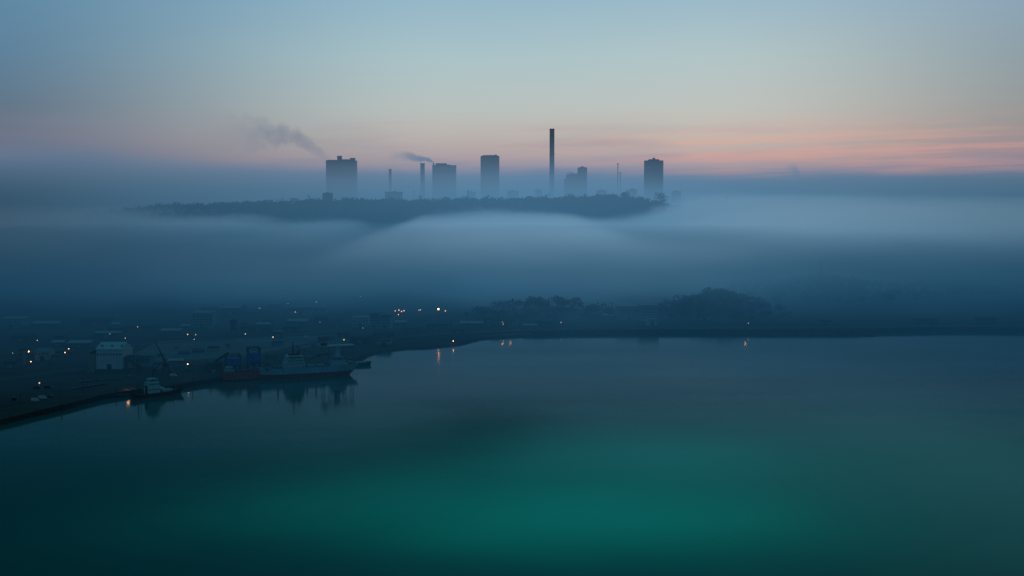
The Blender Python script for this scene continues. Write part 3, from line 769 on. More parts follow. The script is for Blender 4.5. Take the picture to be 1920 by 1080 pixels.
# hatches forward and between
for a0, a1 in ((sx(530), sx(514)), (sx(512), sx(499)), (sx(612), sx(596)), (sx(594), sx(577))):
    MB().box(a0, a1, -4.6, 4.6, dz_, dz_+2.2).build('hatch_cover', M['teal'] if a0 < 0 else M['deck'], o)
def ship_crane(x_, ht_, reach, s_=1):
    MB().cyl(x_,0,dz_,dz_+ht_,.9,.7,10).build('crane_post', M['steel_pale'], o)
    MB().bar((x_,0,dz_+ht_*.8),(x_+reach,0,dz_+ht_*1.0),.4,.25).bar((x_,0,dz_+ht_),(x_+reach,0,dz_+ht_),.12).build('crane_boom', M['steel'], o)
ship_crane(sx(523.5), 12, 11); ship_crane(sx(595), 12, -11); ship_crane(sx(578), 9, -8)
# aft house and goalpost
a0, a1 = sx(652), sx(622)
for i in range(3):
    d_ = MB().box(a0+i*1.5, a1-i*1.0, -6.8+i*.5, 6.8-i*.5, dz_+i*2.9, dz_+i*2.9+2.85).build('deckhouse', M['white_paint'] if i < 2 else M['teal'], o)
    for j in range(5):
        for s_ in (-1, 1):
            xx = a0+2+j*(a1-a0-4)/5; ys = s_*(6.8-i*.5)
            MB().box(xx, xx+.9, min(ys, ys+s_*.06), max(ys, ys+s_*.06), dz_+i*2.9+1.2, dz_+i*2.9+2.).build('window', M['glass'], d_)
MB().box(sx(639), sx(631), -4, 4, dz_+8.6, dz_+19).build('funnel', M['white_paint'], o)
MB().box(sx(667), sx(606), -5, 5, dz_+19.01, dz_+19.8).build('gantry_roof', M['white_paint'], o)
for px_ in (608, 622, 650, 664): MB().bar((sx(px_),-4.5,dz_),(sx(px_),-4.5,dz_+19),.3).bar((sx(px_),4.5,dz_),(sx(px_),4.5,dz_+19),.3).build('gantry_post', M['steel_pale'], o)
MB().box(sx(616), sx(606), -3, 3, dz_+19.81, dz_+22.5).build('winch_house', M['steel'], o)
MB().bar((sx(612),0,dz_+22.5),(sx(612),0,dz_+29),.25,.12).build('aerial', M['steel'], o)
rl = MB()
for s_ in (-1,1):
    for i in range(24):
        t_ = .06+.8*i/24; xx = (t_-.5)*L; rl.bar((xx,s_*7.4*hf(t_),sh(t_)),(xx,s_*7.4*hf(t_),sh(t_)+1.1),.06,n=4)
    for i in range(23):
        t0_, t1_ = .06+.8*i/24, .06+.8*(i+1)/24
        rl.bar(((t0_-.5)*L,s_*7.4*hf(t0_),sh(t0_)+1.1),((t1_-.5)*L,s_*7.4*hf(t1_),sh(t1_)+1.1),.06,n=4)
rl.build('railing', M['white_paint'], o)
rd = random.Random(4)
for i in range(26):
    xx = sx(rd.uniform(500, 650)); yy = rd.choice([-6.3, -5.6, 5.2])
    if x0-2 < xx < x1+2 or a0-2 < xx < a1+2: continue
    q0 = rd.uniform(.5, 1.6); MB().box(xx, xx+rd.uniform(.8, 2.6), yy, yy+rd.uniform(.6, 1.2), dz_, dz_+q0).build('deck_locker', rd.choice([M['steel'], M['pale'], M['deck'], M['orange_red']]), o)
for pa, pb2, za_, zb_ in ((553, 523.5, 22, 11.5), (553, 595, 22, 11.5), (612, 640, 27, 19.5), (523.5, 494, 11.5, 1.5)):
    MB().bar((sx(pa),0,dz_+za_),(sx(pb2),0,dz_+zb_),.07,n=4).build('stay_wire', M['steel'], o)
MB().box(sx(657)-8, sx(657)-7.8, -2, 2, 6.2, 7.4).build('lifebuoy_rack', M['orange_red'], o)

# red ship lying ahead, bow to the right
pr_ = ground(486, 714, 0.); pl_ = ground(412, 719, 0.); dv = pr_ - pl_; L2 = dv.length
o2 = thing('cargo_ship', 'smaller orange-red hulled ship lying left of the blue-grey cargo ship', 'ship', (pr_+pl_)/2 + Vector((0,12,0)), math.atan2(dv.y, dv.x))
sh2, hf2 = hull(o2, L2, 11, 8.5, 1.5, 1.6, M['orange_red'], M['hull_black'], M['deck'], bow_rake=.05, sheer=2.)
for i in range(2):
    d_ = MB().box(-L2/2+2+i, -L2/2+10-i, -4+i*.5, 4-i*.5, 7.6+i*2.7, 7.6+i*2.7+2.65).build('deckhouse', M['pale'], o2)
    for j in range(3): MB().box(-L2/2+3.4+i+j*2, -L2/2+4.4+i+j*2, -4+i*.5-.06, -4+i*.5, 8.8+i*2.7, 9.6+i*2.7).build('window', M['glass'], d_)
MB().box(-L2/2+12, L2/2-9, -3.4, 3.4, 7.6, 9.2).build('hatch_cover', M['steel'], o2)
MB().bar((L2/2-7,0,7.6),(L2/2-7,0,17),.3,.15).build('mast', M['steel'], o2)

# dark barge beyond the stern
p_ = ground(664, 688, 0.)
o = thing('barge', 'black barge just beyond the stern of the cargo ship', 'barge', p_ + Vector((2,10,0)), R(18))
hull(o, 26, 9, 3.2, 1, .8, M['hull_black'], M['hull_black'], M['steel'], .04, .04, .5)
MB().box(-10,-5,-2.5,2.5,2.4,5).build('deckhouse', M['pale'], o)
MB().box(-3,9,-3.2,3.2,2.4,3.4).build('hatch_cover', M['roof_pale'], o)

# workboat (tug)
pb_ = ground(337, 739, 0.); ps_ = ground(248, 750, 0.); dv = pb_ - ps_; L3 = dv.length
o = thing('workboat', 'dark-hulled workboat with white wheelhouse moored at the quay corner', 'boat', (pb_+ps_)/2 + Vector((0,3,0)), math.atan2(dv.y, dv.x))
sh3, hf3 = hull(o, L3, 10.5, 4.0, 1.5, 1.0, M['hull_black'], M['hull_red'], M['deck'], .06, .03, 2.6)
dk = 3.1
for i, (a0, a1, ww_, z0, z1) in enumerate([(-10,1.,4.,dk,dk+5.2),(-9.5,.5,3.8,dk+5.21,dk+9.6)]):
    d_ = MB().box(a0, a1, -ww_, ww_, z0, z1).build('deckhouse', M['white_paint'], o)
    for j in range(5): MB().box(a0+1+j*2, a0+2.1+j*2, -ww_-.06, -ww_, z1-1.9, z1-.9).build('window', M['glass'], d_)
d_ = MB().box(-8,-1,-2.8,2.8,dk+9.61,dk+12.6).build('wheelhouse', M['white_paint'], o)
for j in range(4): MB().box(-7.6+j*1.6,-6.4+j*1.6,-2.86,-2.8,dk+10.8,dk+12).build('window', M['glass'], d_)
MB().box(-8.3,-.7,-3.1,3.1,dk+12.61,dk+12.95).build('roof', M['white_paint'], o)
MB().box(3,13,-3.6,3.6,dk,dk+2.4).build('deck_cargo', M['pale'], o)
MB().box(1.5,5,-3.9,3.9,dk+2.41,dk+4.6).build('winch_house', M['white_paint'], o)
MB().bar((-4,0,dk+12.9),(-4,0,dk+20),.25,.12).bar((-4,-1.8,dk+16.5),(-4,1.8,dk+16.5),.12).build('mast', M['steel'], o)
MB().bar((15,0,dk),(15,0,dk+9),.22,.12).build('foremast', M['steel'], o)
MB().bar((-15,0,dk),(-15,0,dk+13),.25,.15).bar((-15,0,dk+4),(-22,0,dk+9),.2,.12).build('derrick', M['steel'], o)
MB().cyl(-11,-2,dk,dk+7.5,.9,.8,10).build('funnel', M['steel'], o)
for i in range(7):
    MB().cyl(-14+i*4.6,-5.55*hf3(.5+(-14+i*4.6)/L3),1.8,3.2,.5,None,8).build('fender', M['rubber'], o)
# small teal launch
p_ = ground(375, 716, 0.)
o = thing('launch', 'small pale teal launch tied up between workboat and red ship', 'boat', p_ + Vector((0,2,0)), R(8))
hull(o, 13, 4, 2.2, .5, .6, M['teal'], M['hull_black'], M['deck'], .08, .02, .6)
d_ = MB().box(-3,2,-1.3,1.3,1.4,3.3).build('cabin', M['white_paint'], o); MB().box(-2.6,1.6,-1.36,-1.3,2.3,3.).build('window', M['glass'], d_)
# pontoon far right
p_ = ground(1632, 629.5, 0.)
o = thing('pontoon', 'small dark moored pontoon off the far right shore', 'pontoon', p_, R(-2))
MB().box(-5,5,-2.5,2.5,-.4,1.6).build('deck', M['hull_black'], o)
for sx_ in (-4,4): MB().cyl(sx_,2.1,1.61,2.4,.25,None,8).build('bollard', M['steel'], o)
# jetty at the left of the workboat and mooring piles
p_ = ground(230, 745, 0.)
o = thing('landing_stage', 'narrow sloping landing stage reaching out left of the workboat', 'jetty', p_, R(16))
MB().box(-7,12,-1,1,2.2,2.6).build('deck', M['concrete_dark'], o)
for xx in (-6,0,6,11): MB().cyl(xx,-.9,-2,2.19,.3,None,8).build('pile', M['steel'], o)
for px, py, hh, lb in ((218,745,8,'thin mooring pile at the tip of the landing stage'),(259,752,15,'tall thin mooring pile off the workboat stern'),(116,773,6,'short mooring pile by the left quay wall'),(361,728,10,'thin mooring pile right of the workboat bow'),(395,722,8,'mooring pile between the launch and red ship')):
    p_ = ground(px, py, 0.); tag(MB().cyl(0,0,-2,hh,.34,.3,10).build('mooring_pile', M['steel']), lb, 'mooring pile', 'mooring piles along the quay').location = p_

# ------------------------------------------------------------------ vehicles
def make_car(L_=4.4, W=1.8, H=1.45, van=False):
    o = thing('parked_car', 'x', 'car')
    prof = [(-L_/2,.35),(-L_/2,.9),(-L_/2+.2,1.0),(L_/2-1.2,.95),(L_/2-.1,.75),(L_/2,.35)] if not van else [(-L_/2,.35),(-L_/2,H*.5),(L_/2-.9,H*.5),(L_/2,.8),(L_/2,.35)]
    n = len(prof); MB().add([(x,-W/2,z) for x, z in prof]+[(x,W/2,z) for x, z in prof], [tuple(range(n)), tuple(range(n,2*n))]+[(i,(i+1)%n,n+(i+1)%n,n+i) for i in range(n)]).build('body', CARM[0], o)
    zt = .96 if not van else H*.5+.002
    x0, x1 = (-L_/2+.35, L_/2-1.3) if not van else (-L_/2+.05, L_/2-.95)
    vs = [(x0,-W/2+.06,zt),(x1,-W/2+.06,zt),(x1,W/2-.06,zt),(x0,W/2-.06,zt),(x0+.45,-W/2+.2,H-.08),(x1-.7,-W/2+.2,H-.08),(x1-.7,W/2-.2,H-.08),(x0+.45,W/2-.2,H-.08)]
    if van: vs = vs[:4] + [(x0,-W/2+.08,H-.08),(x1-.3,-W/2+.08,H-.08),(x1-.3,W/2-.08,H-.08),(x0,W/2-.08,H-.08)]
    MB().add(vs, [(0,1,5,4),(1,2,6,5),(2,3,7,6),(3,0,4,7),(4,5,6,7)]).build('cabin', M['glass'] if not van else CARM[0], o)
    MB().box(vs[4][0], vs[5][0], vs[4][1], vs[6][1], H-.078, H).build('roof', CARM[0], o)
    for xx in (-L_*.31, L_*.31):
        for yy in (-W/2+.08, W/2-.08):
            MB().bar((xx,yy-.11,.33),(xx,yy+.11,.33),.33,n=12).build('wheel', M['rubber'], o)
    return o
def recolor(o, mat):
    for ch in [q for q in bpy.data.objects if q.parent is o]:
        if ch.name.split('.')[0] in ('body','roof') or (ch.name.startswith('cabin') and ch.data.materials[0] in CARM):
            ch.data = ch.data.copy(); ch.data.materials[0] = mat
car0 = make_car(); van0 = make_car(6.2, 2.1, 2.6, True); van0.name = 'parked_van'; van0['category'] = 'van'
CN = ['silver','grey','black','dark red','blue']; ORD = ['first','second','third','fourth','fifth','sixth','seventh','eighth','ninth','tenth','eleventh','twelfth','thirteenth','fourteenth','fifteenth','sixteenth']
usedc = {'car': False, 'van': False}
def put_vehicle(kind, px, py, rz, mi, label, group):
    src = car0 if kind == 'car' else van0
    if usedc[kind]: o = copy_tree(src)
    else: o = src; usedc[kind] = True
    p_ = ground(px, py, LAND+.075); o.location = p_; o.rotation_euler.z = rz; o['label'] = label; o['group'] = group
    if mi: recolor(o, CARM[mi])
rc = random.Random(9)
for i in range(15):
    mi = rc.choice([0,0,0,1,1,4]); put_vehicle('car', 151+i*5.4, 716.5-i*.45, R(72), mi, '%s car, %s from left in the back parking row below the white warehouse' % (CN[mi], ORD[i]), 'cars in the back parking row on the quay')
for i in range(9):
    mi = rc.choice([1,2,2,4,1]); put_vehicle('car', 138+i*7.4, 730-i*1.1, R(74), mi, '%s car, %s from left in the front parking row nearer the water' % (CN[mi], ORD[i]), 'cars in the front parking row on the quay')
put_vehicle('van', 66, 752.5, R(18), 0, 'white van, left of two white vans near the quay edge', 'vans on the quay')
put_vehicle('van', 80, 748, R(18), 0, 'white van, right of two white vans near the quay edge', 'vans on the quay')
put_vehicle('van', 27, 750, R(95), 2, 'black van seen end-on near the left picture edge', 'vans on the quay')
put_vehicle('van', 70, 729, R(10), 2, 'black van parked under the small white light at left', 'vans on the quay')
put_vehicle('van', 90, 728, R(12), 2, 'black van parked right of the other dark van', 'vans on the quay')
put_vehicle('car', 95, 744, R(18), 2, 'black car just right of the two white vans', 'loose cars on the quay')
put_vehicle('car', 240, 706, R(10), 0, 'silver car alone right of the back parking row', 'loose cars on the quay')
put_vehicle('car', 252, 708, R(10), 1, 'grey car behind the workboat stern', 'loose cars on the quay')
put_vehicle('van', 325, 706, R(10), 0, 'white van between the quay crane and workboat bow', 'vans on the quay')
put_vehicle('van', 575, 634, R(10), 0, 'white van in the yard beyond the cargo ship bridge', 'vans on the quay')
# stacked containers
def container(px, py, rz, mat, z, label):
    p_ = ground(px, py); o = thing('container', label, 'container', (p_.x, p_.y, LAND+.1+z), rz, 'shipping containers in the yard')
    b_ = MB(); b_.box(-6.1,6.1,-1.2,1.2,0,2.6)
    for i in range(24): b_.box(-5.9+i*.5,-5.65+i*.5,-1.26,-1.21,.15,2.45)
    b_.build('body', mat, o); MB().box(6.11,6.16,-1.1,1.1,.1,2.5).build('door', M['steel'], o)
cl = [('blue',M['blue']),('rust red',M['hull_red']),('pale grey',M['pale']),('teal',M['teal']),('dark brick red',M['brick'])]
for i, (px, py) in enumerate([(345,664),(372,661),(400,658),(520,648),(606,640),(618,637)]):
    nm, mt = cl[i % 5]; nm2, mt2 = cl[(i+2) % 5]
    where = ['leftmost container pile of the yard','container pile second from left in the yard','container pile left of the hoppers','container pile behind the ship foredeck','container pile behind the ship bridge','container pile furthest right in the yard'][i]
    container(px, py, R(12+i*3), mt, 0, '%s container at the bottom of the %s' % (nm, where)); container(px, py, R(12+i*3), mt2, 2.61, '%s container on top of the %s' % (nm2, where))

# unlit poles, bollards and goods piles on the quay
rp = random.Random(21)
def qp(t_, inland):
    k = t_*(len(SP_)-3) + 1; i = int(k); p = SP_[i].lerp(SP_[i+1], k-i); d_ = (SP_[i+1]-SP_[i]).normalized()
    return Vector((p.x - d_.y*inland, p.y + d_.x*inland, LAND + .07))
PL = ['between the left picture edge and the vans','left of the parking rows','behind the landing stage','beside the black quay crane','behind the workboat bow','left of the launch','behind the red ship stern','in front of the blue hoppers','behind the ship foredeck','behind the ship bridge','behind the ship aft house','at the quay end by the barge']
for i, w_ in enumerate(PL):
    p_ = qp(.08 + .9*i/11, 15 + rp.uniform(0, 8)); o = thing('mast_pole', 'thin unlit pole standing %s' % w_, 'pole', p_, 0, 'unlit poles along the quay')
    hh = rp.uniform(9, 15); MB().bar((0,0,0),(0,0,hh),.17,.1,8).build('pole', M['steel'], o); MB().bar((-.9,0,hh-.2),(.9,0,hh-.2),.1).build('crossarm', M['steel'], o)
for i in range(16):
    p_ = qp(.1 + .86*i/15, 2.2); o = thing('bollard', 'squat black mooring bollard on the quay edge', 'bollard', p_, 0, 'mooring bollards along the quay')
    MB().cyl(0,0,0,.7,.32,.26,10).build('post', M['steel'], o); MB().cyl(0,0,.701,.95,.45,.4,10).build('cap', M['steel'], o)
GM = [('pale timber', M['beige']), ('dark scrap', M['steel']), ('grey block', M['concrete']), ('blue tarpaulined', M['blue']), ('rusty steel', M['hull_red'])]
for i, (px, py) in enumerate([(170,700),(284,712),(322,700),(352,694),(384,690),(402,700),(425,704),(506,684),(525,678),(548,676),(580,672),(598,668),(616,664),(640,662),(300,668),(330,654),(430,650),(560,652),(590,650),(660,652)]):
    nm, mt = GM[i % 5]; p_ = ground(px, py, LAND + .2)
    wh = ['in front of the white warehouse','behind the workboat mast','right of the quay crane','inland of the launch','left of the broader blue hopper','above the launch','above the red ship stern','behind the ship bow','behind the ship foredeck crane','left of the ship bridge','right of the ship bridge','behind the middle hatches','left of the ship aft house','behind the ship aft house','above the teal shed','at the left of the concrete yard','behind the broader blue hopper','inland of the ship bridge','inland of the middle hatches','inland of the barge'][i]
    o = thing('goods_pile', '%s pile %s' % (nm, wh), 'goods pile', p_, rp.uniform(0, 3), 'piles of goods on the quay')
    mb = MB()
    for k in range(7): 
        x0 = rp.uniform(-4, 2.5); y0 = rp.uniform(-2, 1); z0 = 0 if k < 4 else 1.4
        mb.box(x0, x0+rp.uniform(1.5, 4), y0, y0+rp.uniform(1, 2.4), z0+.01*k, z0+rp.uniform(.9, 1.8))
    mb.build('stacked_goods', mt, o)
# mooring lines
def line(a, b, sag, label):
    a = Vector(a); b = Vector(b); mb = MB(); P = [a.lerp(b, i/8) - Vector((0,0,sag*4*(i/8)*(1-i/8))) for i in range(9)]
    for p0_, p1_ in zip(P, P[1:]): mb.bar(p0_, p1_, .09, n=5)
    tag(mb.build('mooring_line', M['steel']), label, 'mooring line', 'mooring lines of the moored vessels')
line(ground(341,733,7), ground(372,722,LAND+.9), 1.2, 'mooring line from the workboat bow to the quay')
line(ground(247,745,4), ground(225,742,LAND+.9), .8, 'mooring line from the workboat stern to the quay')
line(ground(663,684,9), ground(676,672,LAND+.9), 1.2, 'mooring line from the cargo ship stern to the quay')

# ------------------------------------------------------------------ lamps
def lamp(px, py, zl, mat, label, r=.55, hooded=False, group='lit lamps of the harbour', base=None):
    p_ = ground(px, py, zl); base = LAND if base is None else base
    o = thing('lamp_post', label, 'street lamp', (p_.x, p_.y, base), 0, group); H_ = zl - base
    MB().bar((0,0,0),(0,0,H_+.4),.18,.1,8).build('pole', M['steel'], o)
    if hooded:
        hd = MB().add([(-1.3,-1.0,H_),(1.3,-1.0,H_),(1.3,1.0,H_),(-1.3,1.0,H_),(-.9,-.6,H_+.5),(.9,-.6,H_+.5),(.9,.6,H_+.5),(-.9,.6,H_+.5)], [(0,1,5,4),(1,2,6,5),(2,3,7,6),(3,0,4,7),(4,5,6,7)]).build('lamp_hood', M['steel'], o)
        MB().box(-1.2,1.2,-.56,-.50,H_-.06,H_+.12).build('bulb', M['lamp_hooded'], hd)
    else:
        hd = MB().box(-r*.7,r*.7,-.1,.5,H_+r+.02,H_+r+.3).build('lamp_head', M['steel'], o)
        MB().sphere((0,-.2,H_), r).build('bulb', mat, hd, smooth=True)
W_, A_, D_, X_ = M['lamp_white'], M['lamp'], M['lamp_dim'], M['lamp_bright']
LP = [
 (54,659,14,X_,.7,'orange lamp beside the narrow beige tower, upper of two'),(58,678,10,A_,.6,'orange lamp beside the narrow beige tower, lower of two'),
 (70,638,12,W_,.5,'small white lamp above the narrow beige tower'),(122,661,14,A_,.6,'amber lamp left of the white warehouse, lower of two'),
 (129,654,12,A_,.55,'amber lamp left of the white warehouse, upper of two'),(221,684,8,X_,.7,'orange lamp glowing at the foot of the white warehouse'),
 (235,634,12,D_,.8,'dim lamp above the right end of the white warehouse'),(258,613,12,W_,.55,'pale lamp in the fog above the white warehouse'),
 (352,627,12,A_,.5,'amber lamp at the back of the concrete yard, left one'),(367,627.5,12,D_,.8,'dim lamp at the back of the concrete yard'),
 (364,636,10,W_,.45,'small white lamp in front of the concrete yard back row'),(352,682.5,13,A_,.7,'white lamp on the quay left of the red ship'),
 (460,626,12,W_,.6,'warm white lamp above the taller blue hopper'),(512,632,16,W_,.7,'warm white lamp on a mast behind the ship foredeck'),
 (487,578,12,W_,.55,'white lamp far back in fog above the hoppers'),(540,569,12,D_,.7,'faint lamp in the fog above the ship bridge'),
 (553.5,585,12,W_,.7,'white lamp in the fog right above the ship bridge'),(593,566,12,W_,.6,'highest white lamp at the edge of the fog'),
 (645,637,21,W_,.6,'white mast light above the cargo ship stern'),(676,556,12,D_,.7,'faint lamp swallowed by fog above the white box'),
 (680.5,615,8,D_,.6,'dim lamp under the bright white box building'),(85,516,12,D_,.8,'very faint lamp in thick fog upper left'),
 (741,583,10,A_,.7,'leftmost orange lamp of the waterfront cluster'),(747,590,10,A_,.6,'orange lamp lowest in the waterfront cluster'),
 (748,581.5,10,A_,.8,'second orange lamp of the waterfront cluster'),(753,584,10,A_,.75,'middle orange lamp of the waterfront cluster'),
 (757.5,582.5,10,A_,.75,'rightmost orange lamp of the waterfront cluster'),(785.5,581.5,10,D_,1.1,'left lamp of the faint pair right of the cluster'),
 (788.5,581,10,A_,.6,'right lamp of the faint pair right of the cluster'),(835,583,12,A_,.7,'small orange lamp right of the brightest orange lamp'),
 (850,639.5,5.2,X_,.6,'orange lamp standing right at the water edge'),(942,604,14,D_,.7,'faint lamp on the centre shore'),
 (1052,604.5,10,D_,.9,'faint pale lamp on the shore right of centre'),(1403,606,10,D_,.8,'faint lamp on the right shore beneath the mound'),
 (74,718,8,D_,.9,'small white light among the vans at left'),(206,626,10,D_,.6,'faint lamp behind the white warehouse roof'),
 (24,662,10,D_,.5,'faint lamp at the left edge beside the sheds'),(600,604,12,D_,.5,'faint lamp among the sheds behind the ship'),
]
for px, py, zl, mt, r_, lb in LP:
    lamp(px, py, zl, mt, lb, r_*.72)
lamp(822, 579.5, 28, X_, 'brightest orange lamp on a tall mast above the centre-left shore', 1.0)
lamp(240, 720.5, 8, X_, 'hooded quay lamp behind the workboat stern lighting the water', hooded=True)
for px, py, lb in ((957,608,'hooded shore lamp whose reflection shows below centre'),(942,607.5,'second hooded shore lamp left of the centre reflection'),(1398,607.5,'hooded lamp on right shore with a thin reflection')):
    lamp(px, py, 12, A_ if px < 1000 else X_, lb, hooded=True)

# ------------------------------------------------------------------ fog and haze
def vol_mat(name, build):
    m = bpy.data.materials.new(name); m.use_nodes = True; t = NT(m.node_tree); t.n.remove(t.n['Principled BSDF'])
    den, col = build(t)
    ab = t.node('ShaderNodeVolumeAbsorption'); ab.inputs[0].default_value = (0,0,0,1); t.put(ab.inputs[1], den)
    em = t.node('ShaderNodeEmission'); t.put(em.inputs[0], (*col, 1) if isinstance(col, tuple) else col); t.put(em.inputs[1], den)  # volume glows by itself: emission stands in for skylight scattered inside it
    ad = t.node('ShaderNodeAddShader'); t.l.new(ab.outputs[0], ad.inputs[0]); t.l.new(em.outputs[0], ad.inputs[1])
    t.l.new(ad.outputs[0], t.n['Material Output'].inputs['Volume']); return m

def fog_build(t):
    pos = t.node('ShaderNodeNewGeometry').outputs['Position']; x, y, z = t.xyz(pos)
    X = lambda px: (px-960)/F*2800
    Z = lambda py: CAMZ - (py-345)/F*2800
    T1 = t.curve(x, X(-300), X(2200), [(X(-300),Z(400)),(X(0),Z(402)),(X(150),Z(404)),(X(260),Z(416)),(X(400),Z(418)),(X(520),Z(430)),(X(600),Z(427)),(X(700),Z(440)),(X(780),Z(417)),(X(850),Z(411)),(X(950),Z(408)),(X(1060),Z(410)),(X(1140),Z(422)),(X(1210),Z(416)),(X(1290),Z(394)),(X(1420),Z(374)),(X(1700),Z(380)),(X(2200),Z(384))], 40., 180.)
    n1 = t.noise(t.vec(x, t.m('MULTIPLY', y, 1.3), t.m('MULTIPLY', z, 4.5)), .0042, 2, .6)
    n2 = t.noise(t.vec(t.m('ADD', x, 900.), t.m('MULTIPLY', y, .5), t.m('MULTIPLY', z, 2.)), .0012, 1, .5)
    a1 = t.m('SUBTRACT', n1, .5); a2 = t.m('SUBTRACT', n2, .5)
    far = t.ss(y, 3250., 3800.)
    u = t.m('DIVIDE', x, y)
    T2 = t.m('ADD', t.curve(u, -.5, .5, [(-.5,226),(-.3,214),(-.18,192),(-.1,176),(0,164),(.15,158),(.3,172),(.5,192)], 150., 240.), t.m('MULTIPLY', a2, 120.))
    top = t.m('ADD', t.m('MULTIPLY', T1, t.m('SUBTRACT', 1., far)), t.m('MULTIPLY', T2, far))
    top = t.m('ADD', top, t.m('MULTIPLY', a1, 48.))
    soft = t.m('ADD', 17., t.m('MULTIPLY', far, t.lin(u, -.3, 0., 90., 55.)))
    v = t.ss(t.m('DIVIDE', t.m('SUBTRACT', top, z), soft), -1., 1.)
    yo = t.m('ADD', y, t.m('ADD', t.m('MULTIPLY', a1, 900.), t.m('MULTIPLY', a2, 450.)))
    front = t.ss(yo, t.m('ADD', t.ss(x, -200., 80., 1570., 1440.), t.m('MULTIPLY', z, -1.)), t.m('ADD', 2220., t.m('MULTIPLY', z, -2.)))
    r1 = t.m('MULTIPLY', t.m('MULTIPLY', v, front), t.m('ADD', .0052, t.m('MULTIPLY', far, -.0022)))
    # thinner haze around the fog, fading upwards
    zt = t.m('SUBTRACT', z, t.m('ADD', t.m('MULTIPLY', a1, 90.), t.m('MULTIPLY', a2, 120.)))
    r2 = t.m('ADD', t.m('MULTIPLY', t.ss(zt, 290., 110.), .00052), t.m('MULTIPLY', t.ss(z, 400., 250.), .00004))
    r2 = t.m('MULTIPLY', r2, t.ss(y, 5200., 4600.))
    rho = t.m('ADD', r1, r2)
    # sky light painted into the fog's emission colour: brighter near its top
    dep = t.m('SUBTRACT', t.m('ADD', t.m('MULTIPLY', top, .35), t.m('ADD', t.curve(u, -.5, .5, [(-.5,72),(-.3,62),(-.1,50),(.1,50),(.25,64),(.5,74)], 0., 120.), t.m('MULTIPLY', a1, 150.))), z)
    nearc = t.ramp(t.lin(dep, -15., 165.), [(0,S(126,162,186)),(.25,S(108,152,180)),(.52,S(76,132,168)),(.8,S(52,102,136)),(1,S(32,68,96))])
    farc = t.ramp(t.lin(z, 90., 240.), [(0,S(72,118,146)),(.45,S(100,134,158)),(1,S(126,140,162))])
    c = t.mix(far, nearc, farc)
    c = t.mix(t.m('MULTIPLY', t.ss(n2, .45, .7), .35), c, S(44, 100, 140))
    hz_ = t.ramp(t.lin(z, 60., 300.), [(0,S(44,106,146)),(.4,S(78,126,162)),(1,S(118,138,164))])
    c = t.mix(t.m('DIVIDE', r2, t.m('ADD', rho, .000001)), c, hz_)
    side = t.curve(u, -.5, .5, [(-.5,.30),(-.4,.42),(-.25,.66),(-.1,.88),(0.,1.),(.12,.98),(.24,.84),(.4,.66),(.5,.56)], 0., 1.2)  # painted falloff: the fog's glow dims towards left and right
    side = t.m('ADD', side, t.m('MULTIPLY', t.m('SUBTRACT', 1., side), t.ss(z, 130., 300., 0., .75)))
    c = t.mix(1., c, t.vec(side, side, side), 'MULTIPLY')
    return rho, c
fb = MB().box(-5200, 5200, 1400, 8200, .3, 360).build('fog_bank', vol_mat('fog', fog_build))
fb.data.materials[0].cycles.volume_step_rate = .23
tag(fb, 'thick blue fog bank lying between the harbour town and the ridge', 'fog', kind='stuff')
hb = MB().box(-6000, 6000, 960, 2100, .2, 112).build('haze', vol_mat('haze', lambda t: (.00125, S(22, 62, 88))))  # dim skylight under the fog put into the haze's own glow colour
tag(hb, 'dark blue dusk haze veiling the harbour and its sheds', 'haze', kind='stuff')

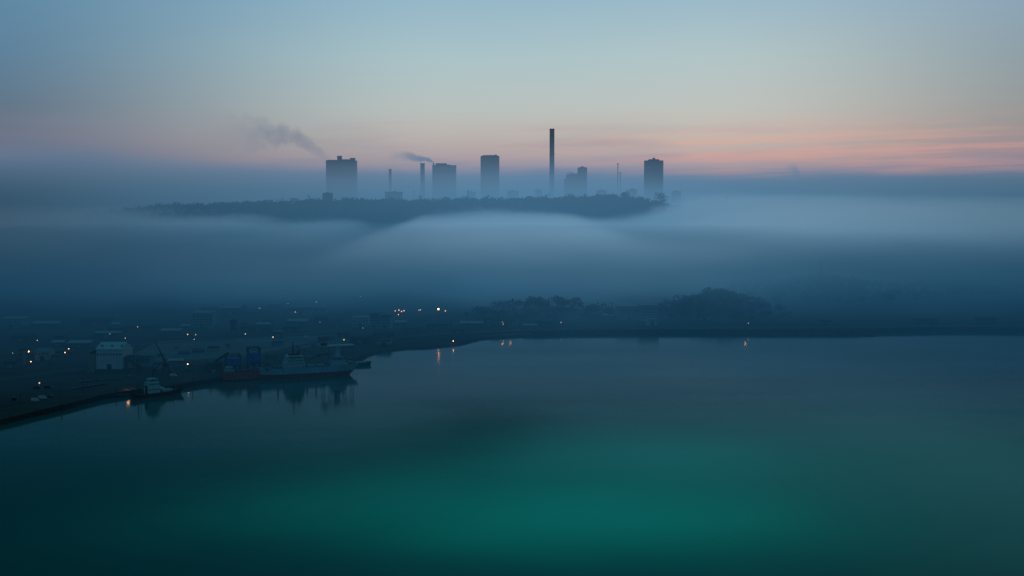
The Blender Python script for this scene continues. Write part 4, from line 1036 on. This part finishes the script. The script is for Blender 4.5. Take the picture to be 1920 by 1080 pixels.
# ------------------------------------------------------------------ smoke plumes
def plume(pts, D, label, dens, col, seed, root=1.):
    """pts: (px, py, radius m) along the plume; density falls off from a curved centre line"""
    W3 = [(at_y(px, py, D), r_) for px, py, r_ in pts]
    xs = [p.x for p, r_ in W3]; zs_ = [p.z for p, r_ in W3]; rm = max(r_ for p, r_ in W3)
    x0, x1 = min(xs), max(xs); W3.sort(key=lambda q_: q_[0].x)
    def b(t):
        pos = t.node('ShaderNodeNewGeometry').outputs['Position']; x, y, z = t.xyz(pos)
        nz = t.noise(t.vec(x, y, t.m('ADD', z, seed*77.)), .03, 4, .6, .3); nw = t.noise(t.vec(x, y, seed*31.), .012, 2, .5)
        zc = t.curve(x, x0, x1, [(p.x, p.z) for p, r_ in W3], min(zs_)-10, max(zs_)+10)
        rr = t.curve(x, x0, x1, [(p.x, r_) for p, r_ in W3], 0., rm*1.2)
        fd = t.curve(x, x0, x1, [(x0,0.),(x0+(x1-x0)*.3,.2),(x0+(x1-x0)*.75,.9),(x1-(x1-x0)*.12,max(root,.6)),(x1,root)], 0., 1.)
        dzc = t.m('ADD', t.m('SUBTRACT', z, zc), t.m('MULTIPLY', t.m('SUBTRACT', nw, .5), t.m('MULTIPLY', rr, 1.2)))
        dy_ = t.m('SUBTRACT', y, D)
        r2 = t.m('SQRT', t.m('ADD', t.m('MULTIPLY', dzc, dzc), t.m('MULTIPLY', dy_, dy_)))
        q_ = t.m('SUBTRACT', 1., t.m('DIVIDE', r2, rr))
        q_ = t.m('ADD', q_, t.m('MULTIPLY', t.m('SUBTRACT', nz, .5), 1.8))
        return t.m('MULTIPLY', t.m('MULTIPLY', t.ss(q_, 0., .7), fd), t.m('DIVIDE', dens, rr)), col
    o = MB().box(x0, x1, D-rm*1.5, D+rm*1.5, min(zs_)-rm*1.6, max(zs_)+rm*1.6).build('smoke', vol_mat('smoke_%d' % seed, b))
    o.data.materials[0].cycles.volume_step_rate = .6
    tag(o, label, 'smoke', kind='stuff')
plume([(813,304.5,3),(806,300,8),(796,297,12),(780,296,15),(760,293,20),(725,290,26)], DS+22, 'grey smoke drifting left off the square boiler house roof', 1.5, S(96,120,148), 1)
plume([(622,298,12),(603,286,24),(580,270,32),(552,257,38),(515,251,52),(460,254,84),(360,264,150)], DS+22, 'long grey smoke trail arching left from the twin-stacked block', .6, S(100,116,138), 2, .0)
plume([(1466,336,30),(1475,320,32),(1484,318,32),(1500,330,30)], 4950, 'faint broad smoke column low in the pink sky at right', .9, S(128,132,158), 3)
